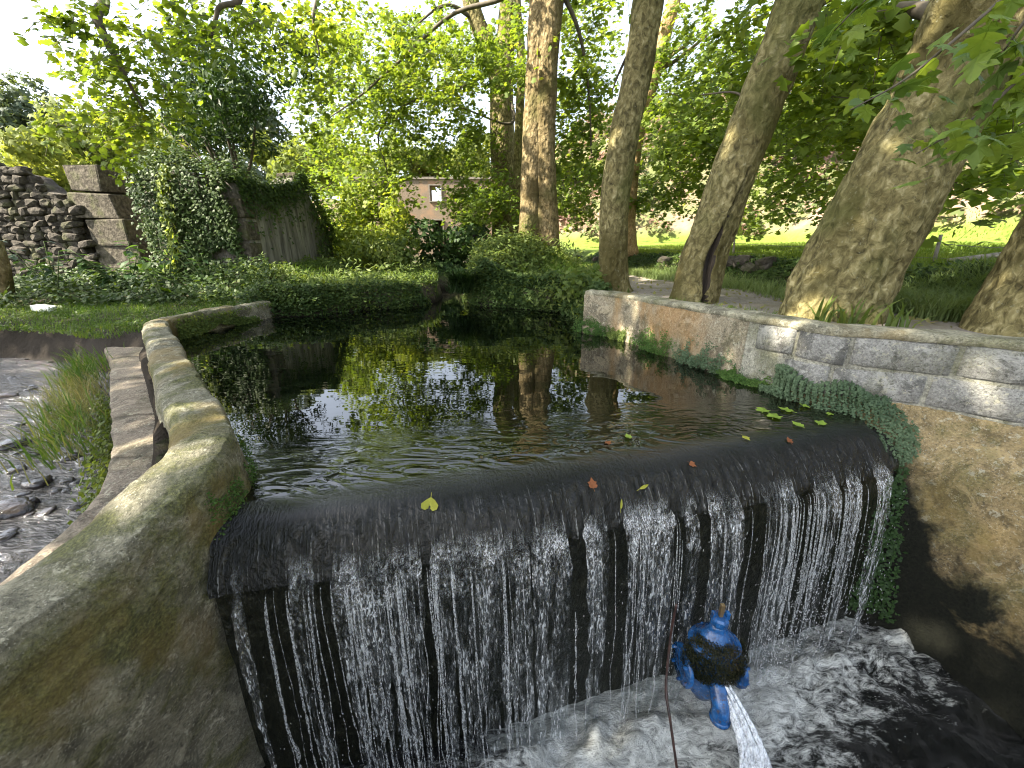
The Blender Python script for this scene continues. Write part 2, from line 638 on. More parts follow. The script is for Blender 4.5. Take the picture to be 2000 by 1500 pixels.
    M['parapet'] = concrete("mossy_concrete", (.2, .188, .135), .8)
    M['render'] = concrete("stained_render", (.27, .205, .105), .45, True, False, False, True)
    M['render_orange'] = concrete("orange_lichen_render", (.27, .23, .16), .25, True, True)
    M['block'] = concrete("grey_block", (.27, .265, .245), .28, False)
    M['mortar'] = concrete("pale_mortar", (.3, .29, .235), .45, False)
    M['coping'] = concrete("lichen_coping", (.3, .28, .2), .5)
    M['slab'] = concrete("worn_stone_slab", (.23, .19, .145), .2, False)
    m = NT("flaking_paint")
    f = m.noise(60, 4, .7)
    M['flake'] = m.done(m.bsdf(m.ramp(f, [(.35, (.25, .26, .17)), (.5, (.6, .6, .5)), (.7, (.74, .73, .64))]), .8, m.bump(f, .8, .01)))

    def stone(name, lo, mi, hi):
        m = NT(name)
        f = m.noise(14, 5, .65, None, 2.0)
        b = m.noise(3, 3)
        c = m.ramp(f, [(.3, lo), (.5, mi), (.72, hi)])
        c = m.mix(m.math('MULTIPLY', m.rmap(b, .5, .7), .5), c, (.09, .1, .035))
        return m.done(m.bsdf(c, .9, m.bump(f, .8, .03), Specular_IOR_Level=.2))
    M['basalt'] = stone("rubble_stone", (.022, .019, .016), (.06, .052, .043), (.125, .11, .09))
    M['ashlar'] = stone("dressed_stone", (.03, .026, .02), (.085, .073, .056), (.18, .158, .125))
    M['ruin_render'] = stone("weathered_render", (.055, .05, .04), (.12, .108, .09), (.21, .19, .165))
    m = NT("streaked_render")
    f = m.noise(9, 5, .65, (1, 1, .12))
    g = m.noise(40, 4, .7)
    c = m.ramp(f, [(.3, (.06, .056, .048)), (.5, (.19, .178, .155)), (.7, (.33, .31, .28))])
    M['streak'] = m.done(m.bsdf(c, .9, m.bump(g, .7, .02), Specular_IOR_Level=.2))
    m = NT("wet_stone")
    f = m.noise(20, 4)
    M['wet'] = m.done(m.bsdf(m.ramp(f, [(.3, (.012, .01, .01)), (.7, (.05, .04, .038))]), .18, m.bump(f, .6, .02), Specular_IOR_Level=.6))
    m = NT("pink_house_render")
    f, g = m.noise(1.4, 5, .65), m.noise(18, 4, .7)
    c = m.ramp(g, [(.3, (.11, .082, .055)), (.6, (.18, .135, .095)), (.8, (.26, .2, .15))])
    c = m.mix(m.rmap(f, .48, .62), c, (.22, .14, .085))
    M['house'] = m.done(m.bsdf(c, .9, m.bump(g, .5, .02)))
    m = NT("house_stone_trim")
    M['trim'] = m.done(m.bsdf(m.ramp(m.noise(12, 4), [(.3, (.1, .085, .068)), (.7, (.2, .175, .145))]), .85))
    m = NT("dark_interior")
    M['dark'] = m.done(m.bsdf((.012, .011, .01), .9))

    # water --------------------------------------------------------------
    CL = np.array([-1.06, 1.306])
    CR = np.array([2.16, 2.14])
    d = (CR - CL) / np.linalg.norm(CR - CL)
    nup = np.array([-d[1], d[0]])
    m = NT("pool_water")
    X, Y = m.xyz(0), m.xyz(1)
    dist = m.math('ADD', m.math('MULTIPLY', m.math('SUBTRACT', X, float(CL[0])), float(nup[0])),
                  m.math('MULTIPLY', m.math('SUBTRACT', Y, float(CL[1])), float(nup[1])))
    along = m.math('ADD', m.math('MULTIPLY', X, float(d[0])), m.math('MULTIPLY', Y, float(d[1])))
    near = m.rmap(dist, .75, .05)
    over = m.rmap(dist, .12, -.06)
    rip = m.noise(5.0, 1.2, .4, (.8, 2.0, 1), 0.0, 1.6)
    rip2 = m.noise(15, 1.2, .4, (.7, 1.8, 1), 4.0, 1.0)
    calm = m.noise(3.5, 2, .5, (.7, 1.8, 1), 6.0)
    cv = m.n("ShaderNodeCombineXYZ")
    m.l(m.math('MULTIPLY', along, 95.0), cv.inputs[0])
    m.l(m.math('MULTIPLY', dist, 7.0), cv.inputs[1])
    sn = m.n("ShaderNodeTexNoise")
    m.l(cv.outputs[0], sn.inputs["Vector"])
    sn.inputs["Scale"].default_value = 1.0
    sn.inputs["Detail"].default_value = 4
    streak = sn.outputs["Fac"]
    wave = m.math('MULTIPLY', m.math('ADD', m.math('MULTIPLY', rip, .55), m.math('MULTIPLY', rip2, .12)), m.math('MULTIPLY', near, m.math('SUBTRACT', 1.0, m.math('MULTIPLY', over, .35))))
    rough_ = m.noise(70, 4, .65, (1, 1, .6), 8.0)
    hgt = m.math('ADD', m.math('ADD', m.math('MULTIPLY', calm, .035), wave), m.math('MULTIPLY', over, m.math('ADD', m.math('MULTIPLY', streak, .5), m.math('MULTIPLY', rough_, 1.1))))
    algae = m.ramp(m.noise(3.2, 5, .7), [(.35, (.002, .003, .0015)), (.6, (.008, .009, .0035)), (.8, (.025, .019, .007))])
    base = m.mix(m.rmap(dist, 1.6, .0), (.0015, .0025, .0015), algae)
    wet = m.ramp(rough_, [(.35, (.0015, .002, .001)), (.6, (.004, .0045, .0028)), (.8, (.014, .014, .01))])
    base = m.mix(over, base, wet)
    fleck = m.math('MULTIPLY', m.rmap(streak, .56, .68), m.math('MULTIPLY', m.rmap(dist, -.02, -.2), m.rmap(rough_, .42, .58)))
    base = m.mix(m.math('MULTIPLY', fleck, .8), base, (.2, .205, .2))
    M['pool'] = m.done(m.bsdf(base, m.math('ADD', m.math('MULTIPLY', over, .05), .012), m.bump(hgt, .33, .12), IOR=1.55, Specular_IOR_Level=m.math('SUBTRACT', .95, m.math('MULTIPLY', over, .68))))

    m = NT("stream_water")
    r1 = m.noise(7.5, 5, .62, (1, 1.9, 1), 0.0, 1.8)
    M['stream'] = m.done(m.bsdf((.02, .017, .016), .06, m.bump(r1, .6, .09), IOR=1.5, Specular_IOR_Level=1.0))

    m = NT("wet_weir_moss")
    f = m.noise(32, 5, .65, (1, 1, .5))
    stre = m.noise(46, 4, .6, (1, .25, .25), 3.0, .3)
    c = m.ramp(f, [(.35, (.005, .006, .004)), (.6, (.016, .017, .011)), (.8, (.04, .038, .024))])
    M['weir'] = m.done(m.bsdf(c, .2, m.bump(m.math('ADD', f, stre), .6, .03), IOR=1.4, Specular_IOR_Level=.6))

    # falling water: clear film, its glints and aerated streaks painted as white dashes
    m = NT("falling_water")
    st = m.noise(1.0, 2, .5, (125, 125, 26), 1.0, .5)
    st2 = m.noise(1.0, 3, .6, (60, 60, 7), 5.0, .5)
    mod = m.noise(6.5, 3, .6, (1, 1, .14), 9.0, .3)
    mod2 = m.noise(26, 3, .6, (1, 1, .22), 12.0, .3)
    den = m.math('ADD', m.math('MULTIPLY', mod, .5), m.math('ADD', m.math('MULTIPLY', mod2, .3), m.math('MULTIPLY', st2, .2)))
    bmp = m.bump(m.math('ADD', st, m.math('MULTIPLY', st2, 1.4)), 1.0, .018)
    gl = m.n("ShaderNodeBsdfGlossy")
    gl.inputs["Color"].default_value = (.95, .97, 1, 1)
    gl.inputs["Roughness"].default_value = .10
    m.l(bmp, gl.inputs["Normal"])
    tr = m.n("ShaderNodeBsdfTransparent")
    tr.inputs[0].default_value = (.8, .83, .83, 1)
    df = m.n("ShaderNodeBsdfDiffuse")
    df.inputs[0].default_value = (.68, .71, .71, 1)
    m.l(bmp, df.inputs["Normal"])
    sp = m.mixs(m.rmap(den, .44, .60, .05, .42), tr.outputs[0], gl.outputs[0])
    glint = m.math('MULTIPLY', m.rmap(den, .43, .60, .05, .82), m.rmap(m.math('ADD', m.math('MULTIPLY', st, .75), m.math('MULTIPLY', st2, .25)), .50, .66, .03, 1.0))
    fade = m.rmap(m.xyz(2), -.125, -.245)
    film = m.mixs(glint, sp, df.outputs[0])
    M['fall'] = m.done(m.mixs(fade, m.n("ShaderNodeBsdfTransparent").outputs[0], film))
    m = NT("rope_of_water")
    g = m.noise(150, 3, .6, (1, 1, .5), 2.0)
    lw = m.n("ShaderNodeLayerWeight")
    lw.inputs[0].default_value = .35
    k = m.math('MULTIPLY', m.rmap(g, .42, .62, .12, .9), m.math('ADD', m.math('MULTIPLY', lw.outputs["Facing"], .5), .40), None, True)
    M['rope'] = m.done(m.mixs(k, m.n("ShaderNodeBsdfTransparent").outputs[0], m.bsdf((.55, .575, .58), .06, m.bump(g, .6, .01), IOR=1.33, Specular_IOR_Level=1.0)))
    m = NT("water_drop")
    M['drop'] = m.done(m.mixs(.4, m.n("ShaderNodeBsdfTransparent").outputs[0], m.bsdf((.6, .62, .63), .08, None, Specular_IOR_Level=.9)))

    m = NT("lower_pool_water")
    X, Y, Z = m.xyz(0), m.xyz(1), m.xyz(2)
    dist = m.math('ADD', m.math('MULTIPLY', m.math('SUBTRACT', X, float(CL[0])), float(nup[0])),
                  m.math('MULTIPLY', m.math('SUBTRACT', Y, float(CL[1])), float(nup[1])))
    # dist is negative downstream of the crest
    fl = m.n("ShaderNodeMapping")
    fl.inputs["Rotation"].default_value = (0, 0, R(52))
    fl.inputs["Scale"].default_value = (.75, 1.9, 1)
    m.l(m.pos, fl.inputs[0])
    keep_pos, m.pos = m.pos, fl.outputs[0]
    fo = m.noise(3.4, 8, .72, None, 0.0, 1.8)
    fo2 = m.noise(13, 7, .78, None, 3.0, 1.5)
    m.pos = keep_pos
    w = m.rmap(dist, -1.25, -.40, -.17, .17)
    wx = m.math('ADD', m.rmap(X, -.5, .35, -.16, .05), m.rmap(X, 1.2, 2.2, 0, -.10))
    s_ = m.math('ADD', m.math('ADD', m.math('MULTIPLY', fo, .6), m.math('MULTIPLY', fo2, .4)), m.math('ADD', w, wx))
    foam = m.rmap(s_, .53, .69)
    col = m.mix(foam, (.008, .009, .008), m.ramp(fo2, [(.32, (.16, .17, .155)), (.58, (.78, .8, .76))]))
    hgt = m.math('ADD', fo2, m.math('ADD', m.math('MULTIPLY', m.noise(55, 4, .7), .5), m.math('MULTIPLY', m.noise(160, 3, .7), .25)))
    M['lower'] = m.done(m.bsdf(col, m.math('ADD', m.math('MULTIPLY', foam, .6), .06), m.bump(hgt, .8, .06), IOR=1.4, Specular_IOR_Level=.6))
    m = NT("white_jet")
    f = m.noise(50, 4, .7, (1, 1, .4))
    M['jet'] = m.done(m.mixs(m.rmap(f, .36, .6, .25, .95), m.n("ShaderNodeBsdfTransparent").outputs[0], m.bsdf((.82, .86, .9), .3, m.bump(f, .8, .02))))

    m = NT("blue_enamel")
    f = m.noise(26, 4, .6)
    c = m.ramp(f, [(.35, (.008, .04, .12)), (.55, (.014, .09, .26)), (.8, (.025, .13, .34))])
    rust = m.rmap(m.noise(42, 5, .7, None, 4.0), .56, .64)
    c = m.mix(m.math('MULTIPLY', rust, .8), c, (.045, .022, .012))
    scale_ = m.rmap(m.noise(75, 4, .7, None, 9.0), .6, .68)
    c = m.mix(m.math('MULTIPLY', scale_, .5), c, (.22, .3, .36))
    M['blue'] = m.done(m.bsdf(c, m.math('ADD', .22, m.math('MULTIPLY', rust, .5)), m.bump(f, .5, .01), Specular_IOR_Level=.6))
    m = NT("brass")
    M['brass'] = m.done(m.bsdf((.28, .2, .1), .4, None, Metallic=.7))
    m = NT("rusty_cable")
    f = m.noise(30, 3)
    M['cable'] = m.done(m.bsdf(m.ramp(f, [(.3, (.012, .008, .007)), (.7, (.06, .03, .024))]), .3))
    m = NT("grey_wood")
    f = m.noise(20, 4, .6, (1, 1, .2))
    M['wood'] = m.done(m.bsdf(m.ramp(f, [(.3, (.09, .08, .065)), (.7, (.24, .22, .185))]), .85, m.bump(f, .5, .01)))
    m = NT("wire")
    M['wire'] = m.done(m.bsdf((.14, .13, .12), .5, None, Metallic=.8))
    m = NT("white_plastic")
    f = m.noise(30, 3)
    M['litter'] = m.done(m.bsdf(m.ramp(f, [(.3, (.6, .62, .62)), (.7, (.8, .82, .82))]), .5, m.bump(f, .4, .02)))
    M['fallen_yellow'] = leaf_mat("yellow_fallen_leaf", [(0, (.24, .25, .03)), (1, (.36, .35, .06))], .2, .4)
    M['fallen_green'] = leaf_mat("green_fallen_leaf", [(0, (.16, .26, .03)), (1, (.26, .34, .06))], .2, .4)
    M['fallen_brown'] = leaf_mat("brown_fallen_leaf", [(0, (.17, .06, .025)), (1, (.26, .1, .04))], .2, .4)
    return M


M = build_materials()

# ------------------------------------------------------------------ plan of the place (metres; camera at the origin, pool surface z = 0)
CREST_L = np.array([-1.06, 1.306])
CREST_R = np.array([2.16, 2.14])
CD = (CREST_R - CREST_L)
CLEN = np.linalg.norm(CD)
CD = CD / CLEN
CN = np.array([CD[1], -CD[0]])            # downstream
LOW_Z = -1.46
# right wall, inner line at the top (from the far end towards the viewer's right)
RW = bez([(0.93, 5.0), (1.27, 4.62), (1.52, 4.0), (1.72, 3.43), (1.96, 2.86), (2.10, 2.53), (2.52, 2.30), (2.84, 2.06), (3.4, 1.62), (4.3, 0.9), (5.2, 0.2)], 161)
RW_TOP = 0.53
# the parapet on the left, inner line at the top
LW = bez([(-3.86, 6.25), (-3.98, 5.4), (-4.02, 4.75), (-3.93, 4.38), (-3.1, 3.5), (-2.1, 2.44), (-1.42, 1.76), (-1.17, 1.44), (-1.19, 1.12), (-1.29, .74), (-1.45, .15), (-1.62, -.5), (-1.9, -1.6)], 190)
LW_TOP = 0.26


def in_poly(x, y, poly):
    inside = np.zeros(x.shape, bool)
    n = len(poly)
    j = n - 1
    for i in range(n):
        xi, yi = poly[i]
        xj, yj = poly[j]
        c = ((yi > y) != (yj > y)) & (x < (xj - xi) * (y - yi) / (yj - yi + 1e-12) + xi)
        inside ^= c
        j = i
    return inside


def poly_dist(x, y, poly, closed=True):
    d = np.full(x.shape, 1e9)
    n = len(poly)
    for i in range(n if closed else n - 1):
        a = np.asarray(poly[i])
        b = np.asarray(poly[(i + 1) % n])
        ab = b - a
        t = np.clip(((x - a[0]) * ab[0] + (y - a[1]) * ab[1]) / (ab.dot(ab) + 1e-12), 0, 1)
        d = np.minimum(d, np.hypot(x - a[0] - t * ab[0], y - a[1] - t * ab[1]))
    return d


def sdist(x, y, poly):
    d = poly_dist(x, y, poly)
    return np.where(in_poly(x, y, poly), -d, d)


POOL = [(-3.9, 6.1), (-3.98, 4.7), (-3.9, 4.36), (-2.1, 2.44), (-1.25, 1.5), (-1.06, 1.3), (2.16, 2.14), (2.1, 2.53), (1.7, 3.45), (1.28, 4.6), (.98, 5.0),
        (.95, 5.8), (.80, 6.7), (.3, 7.05), (-.21, 7.33), (-.75, 7.6), (-1.0, 8.2), (-1.1, 9.2), (-1.6, 11), (-2.0, 11), (-1.55, 9.2), (-1.5, 8.2), (-1.7, 7.6), (-2.2, 7.2), (-2.68, 6.87), (-3.25, 6.3)]
LOWER = [(-1.06, 1.3), (2.16, 2.14), (2.2, 2.6), (2.58, 2.42), (2.92, 2.18), (3.48, 1.74), (4.38, 1.02), (5.3, .3), (5.6, -9), (-2.2, -9), (-1.98, -1.5), (-1.55, .2), (-1.4, .8), (-1.32, 1.3)]
STREAM = [(-1.66, .5), (-1.56, 1.1), (-1.64, 1.45), (-2.42, 2.35), (-3.3, 3.25), (-4.35, 4.3), (-5.0, 4.4), (-5.6, 4.75), (-6.6, 5.0), (-9, 5.2), (-16, 5.0), (-16, -6), (-2.6, -6), (-1.85, -.5)]
BANK = [(1.2, 19), (2.2, 14), (3.2, 10.5), (3.75, 8.5), (4.15, 6.0), (4.45, 3.9), (5.2, 2.2), (7.5, -.5), (12, -6)]     # foot of the field bank


def terrain(x, y):
    x = np.asarray(x, dtype=np.float64)
    y = np.asarray(y, dtype=np.float64)
    p = np.stack([x, y, np.zeros_like(x)], -1)
    n1 = fbm(p * .8, 3)
    n2 = fbm(p * 3.1 + 9, 2)
    # left bank / right bank
    left = .04 + .32 * sstep(5.0, 8.5, y) + .35 * sstep(8, 20, y)
    right = .40 + .12 * sstep(6, 12, y)
    s = sstep(-2.0, .4, x)
    h = left * (1 - s) + right * s
    h = h + .04 * n1 + .015 * n2
    # left slope beside the ruin
    h = h + .30 * np.exp(-((x + 4.9) / .9) ** 2 - ((y - 9.5) / 2.4) ** 2)
    # overgrown mound between inlet and the twin trunk
    h = h + .62 * np.exp(-((x + .35) / 1.0) ** 2 - ((y - 9.0) / .95) ** 2) + .35 * np.exp(-((x - .6) / .8) ** 2 - ((y - 9.3) / 1.2) ** 2)
    # field terrace to the right
    side = np.zeros_like(x)
    bx = np.interp(y, [q[1] for q in BANK][::-1], [q[0] for q in BANK][::-1])
    dx = x - bx
    t = sstep(0.0, .95, dx + .1 * n1)
    fld = .80 + .03 * np.clip(dx, 0, 30) + .02 * np.clip(y - 6, 0, 40) + .03 * n1
    h = h * (1 - t) + fld * t
    # hills behind
    foot = 23.5 - .38 * np.clip(x, -10, 40)
    hill = np.clip(y - foot, 0, 200)
    hr = 14 * (1 - np.exp(-hill / 16.0)) * sstep(-3, 8, x)
    hl = 7.0 * (1 - np.exp(-np.clip(y - 26, 0, 200) / 16.0)) * (1 - sstep(-8, 4, x))
    hx = 12 * (1 - np.exp(-np.clip(x - 12.5, 0, 200) / 12.0))
    h = h + np.maximum(np.maximum(hr, hl), hx) * (1 + .12 * n1)
    # water bodies
    d = sdist(x, y, POOL)
    k = sstep(.22, -.12, d)
    h = h * (1 - k) + (-.7) * k
    d = sdist(x, y, STREAM)
    k = sstep(.06 + .3 * sstep(3.9, 4.6, y), -.12 - .13 * sstep(3.9, 4.6, y), d)
    h = h * (1 - k) + (-.62 + .05 * n2 + .06 * n1) * k
    d = sdist(x, y, LOWER)
    k = sstep(.12, -.05, d)
    h = h * (1 - k) + (-1.7) * k
    return h


def spaced(lo, a, b, hi, step, grow):
    c = list(np.arange(a, b + 1e-6, step))
    s = step
    while c[-1] < hi:
        s *= grow
        c.append(c[-1] + s)
    s = step
    l = []
    q = a
    while q > lo:
        s *= grow
        q -= s
        l.append(q)
    return np.array(l[::-1] + c)


gx = spaced(-320, -9.0, 8.0, 320, .075, 1.06)
gy = spaced(-30, 0.0, 13.0, 420, .075, 1.06)
GX, GY = np.meshgrid(gx, gy)
GZ = terrain(GX, GY)
nx_, ny_ = len(gx), len(gy)
idx = np.arange(nx_ * ny_).reshape(ny_, nx_)
gf = np.stack([idx[:-1, :-1], idx[:-1, 1:], idx[1:, 1:], idx[1:, :-1]], -1).reshape(-1, 4)
ground = link("ground", mesh("ground", np.stack([GX, GY, GZ], -1).reshape(-1, 3), gf, M['earth']))
tag(ground, kind="structure")


def ground_z(x, y):
    return terrain(np.atleast_1d(np.asarray(x, float)), np.atleast_1d(np.asarray(y, float)))


def sheet(name, poly, z, mat, step=.1, kind="structure", zfun=None, pad=0.0):
    p = np.array(poly)
    xs = np.arange(p[:, 0].min() - pad, p[:, 0].max() + pad + step, step)
    ys = np.arange(p[:, 1].min() - pad, p[:, 1].max() + pad + step, step)
    A, B = np.meshgrid(xs, ys)
    Z = np.full(A.shape, z) if zfun is None else zfun(A, B)
    ins = sdist(A, B, poly) < step * .7 + pad
    id_ = np.full(A.shape, -1)
    id_[ins] = np.arange(ins.sum())
    q = np.stack([id_[:-1, :-1], id_[:-1, 1:], id_[1:, 1:], id_[1:, :-1]], -1).reshape(-1, 4)
    q = q[(q >= 0).all(1)]
    V = np.stack([A[ins], B[ins], Z[ins]], -1)
    return tag(link(name, mesh(name, V, q, mat)), kind=kind)


# path along the right bank, a thin gravel sheet following the ground
PATH = [(1.25, 5.3), (1.75, 4.6), (2.1, 3.6), (2.5, 2.9), (3.2, 2.3), (4.6, 1.2), (5.1, 1.9), (4.2, 3.4), (3.75, 5.2), (3.35, 7.6), (2.7, 10), (1.9, 13), (1.2, 13), (2.0, 9.5), (2.1, 7.0)]
sheet("path", PATH, 0, M['path'], .12, zfun=lambda a, b: terrain(a, b) + .012)

# pool surface: crest end follows the crest line exactly
SKIN = [(-.14, -.002), (-.07, -.006), (-.02, -.014), (.03, -.032), (.08, -.062), (.125, -.105), (.165, -.155), (.195, -.205), (.208, -.24)]
WEIR_PROF = bez([(a, b, 0) for a, b in [(-.45, -.10), (-.10, -.045), (-.02, -.028), (.03, -.022), (.075, -.036), (.12, -.075), (.155, -.125), (.185, -.18), (.20, -.225), (.185, -.26), (.12, -.285), (.10, -.5), (.10, -.9), (.10, -1.45)]], 60)[:, :2]


def pool_surface():
    """the pool's surface and the thin skin of water that slides over the rounded crest"""
    side = 560
    skin = SKIN
    skin = bez([(a, b, 0) for a, b in skin], 30)[::-1, :2]
    rows = [(-o, z) for o, z in skin] + [(r, -.002 * math.exp(-(r - .14) / .1)) for r in np.concatenate([np.linspace(.155, 1.4, 60), np.linspace(1.5, 11, 50)])]
    A = np.zeros((len(rows), side, 3))
    S = np.linspace(0, 1, side)[:, None]
    for i, (r, z) in enumerate(rows):
        wl = float(sstep(.0, 1.8, r))
        L = CREST_L - CD * (.13 + wl * 4.0) - CN * r
        Rr = CREST_R + CD * (.04 + .06 * float(sstep(0, .1, r)) + wl * .9) - CN * r
        q = L * (1 - S) + Rr * S
        A[i, :, :2] = q
        A[i, :, 2] = z
        if r < 0:
            s = (q - CREST_L) @ CD / CLEN
            wob = .035 * vnoise(np.column_stack([s * 6, s * 0, s * 0])) * float(sstep(-.05, .2, -r))
            stre = .005 * vnoise(np.column_stack([s * 130, s * 0 + r * 4, s * 0])) * float(sstep(0, .12, -r))
            Q = np.column_stack([q, np.full(side, z)])
            grit = (.006 * fbm(Q * 26, 2) + .003 * vnoise(Q * 75)) * float(sstep(0.02, .12, -r))
            A[i, :, :2] += (wob + stre + grit)[:, None] * CN
            A[i, :, 2] += grit * .5
    r = np.array([q[0] for q in rows])[:, None]
    A[:, :, 2] += .006 * np.exp(-np.abs(r) / .5) * vnoise(A * np.array([5.5, 5.5, 1.0]))
    idx = np.arange(len(rows) * side).reshape(len(rows), side)
    f = np.stack([idx[:-1, :-1], idx[:-1, 1:], idx[1:, 1:], idx[1:, :-1]], -1).reshape(-1, 4)
    keep = (sdist(A[..., 0], A[..., 1], POOL) < .16) | np.broadcast_to(r < .05, A.shape[:2])
    f = f[keep.reshape(-1)[f].all(1)]
    return tag(link("pool_water", mesh("pool_water", A.reshape(-1, 3), f, M['pool'])), kind="structure")


pool_surface()
sheet("stream_water", STREAM, -.36, M['stream'], .12)
lp = sheet("lower_pool_water", [(-1.7, -.2), (-1.3, 1.5), (2.3, 2.35), (3.1, 2.3), (3.6, 1.2), (4.0, -1.5), (-1.9, -1.5)], LOW_Z, M['lower'], .022,
           zfun=lambda a, b: LOW_Z + .030 * fbm(np.stack([a * 5, b * 8, a * 0], -1), 4) + .012 * fbm(np.stack([a * 22, b * 30, a * 0], -1), 2) +
           .075 * np.exp(-(((a - CREST_L[0]) * CN[0] + (b - CREST_L[1]) * CN[1] - .42) / .16) ** 2) * (1 + fbm(np.stack([a * 9, b * 9, a * 0 + 4], -1), 2)))


# ------------------------------------------------------------------ weir: rounded mossy crest and its face
def weir():
    root = empty("weir", (CREST_L[0], CREST_L[1], LOW_Z))
    tag(root, "dark moss covered weir with rounded crest across the pool outlet", "weir")
    prof = [(-.45, -.12), (-.14, -.05), (-.02, -.04), (.03, -.05), (.08, -.078), (.125, -.12), (.165, -.168), (.19, -.21), (.185, -.235), (.165, -.26), (.16, -.32), (.17, -.5), (.19, -.9), (.20, -1.7)]
    prof = bez([(a, b, 0) for a, b in prof], 60)[:, :2]
    S = np.linspace(-.045, 1.05, 200)
    A = np.zeros((len(prof), len(S), 3))
    for i, (o, z) in enumerate(prof):
        q = CREST_L[None] + CD[None] * (S * CLEN)[:, None] + CN[None] * (o - .02)
        A[i] = np.column_stack([q, np.full(len(S), z - .02)])
    nn = fbm(A * np.array([7, 7, 7]), 3) * .012 + fbm(A * 26, 2) * .004
    wobble = .035 * vnoise(np.stack([S * 6, S * 0, S * 0], -1))
    A[:, :, :2] += (nn + wobble[None] * sstep(-.05, .2, prof[:, 0])[:, None])[..., None] * CN
    A[:, :, 2] += nn * .3
    n, s = A.shape[:2]
    idx = np.arange(n * s).reshape(n, s)
    f = np.stack([idx[:-1, :-1], idx[1:, :-1], idx[1:, 1:], idx[:-1, 1:]], -1).reshape(-1, 4)
    crest = link("crest", mesh("weir_crest", A.reshape(-1, 3), f[:, ::-1].copy(), M['weir']), root)


weir()


# ------------------------------------------------------------------ falling water
def lip(s, extra=0.0):
    wob = .035 * float(vnoise(np.array([s * 6, 0.0, 0.0])))
    q = CREST_L + CD * (s * CLEN) + CN * (.208 + wob + extra)
    return q


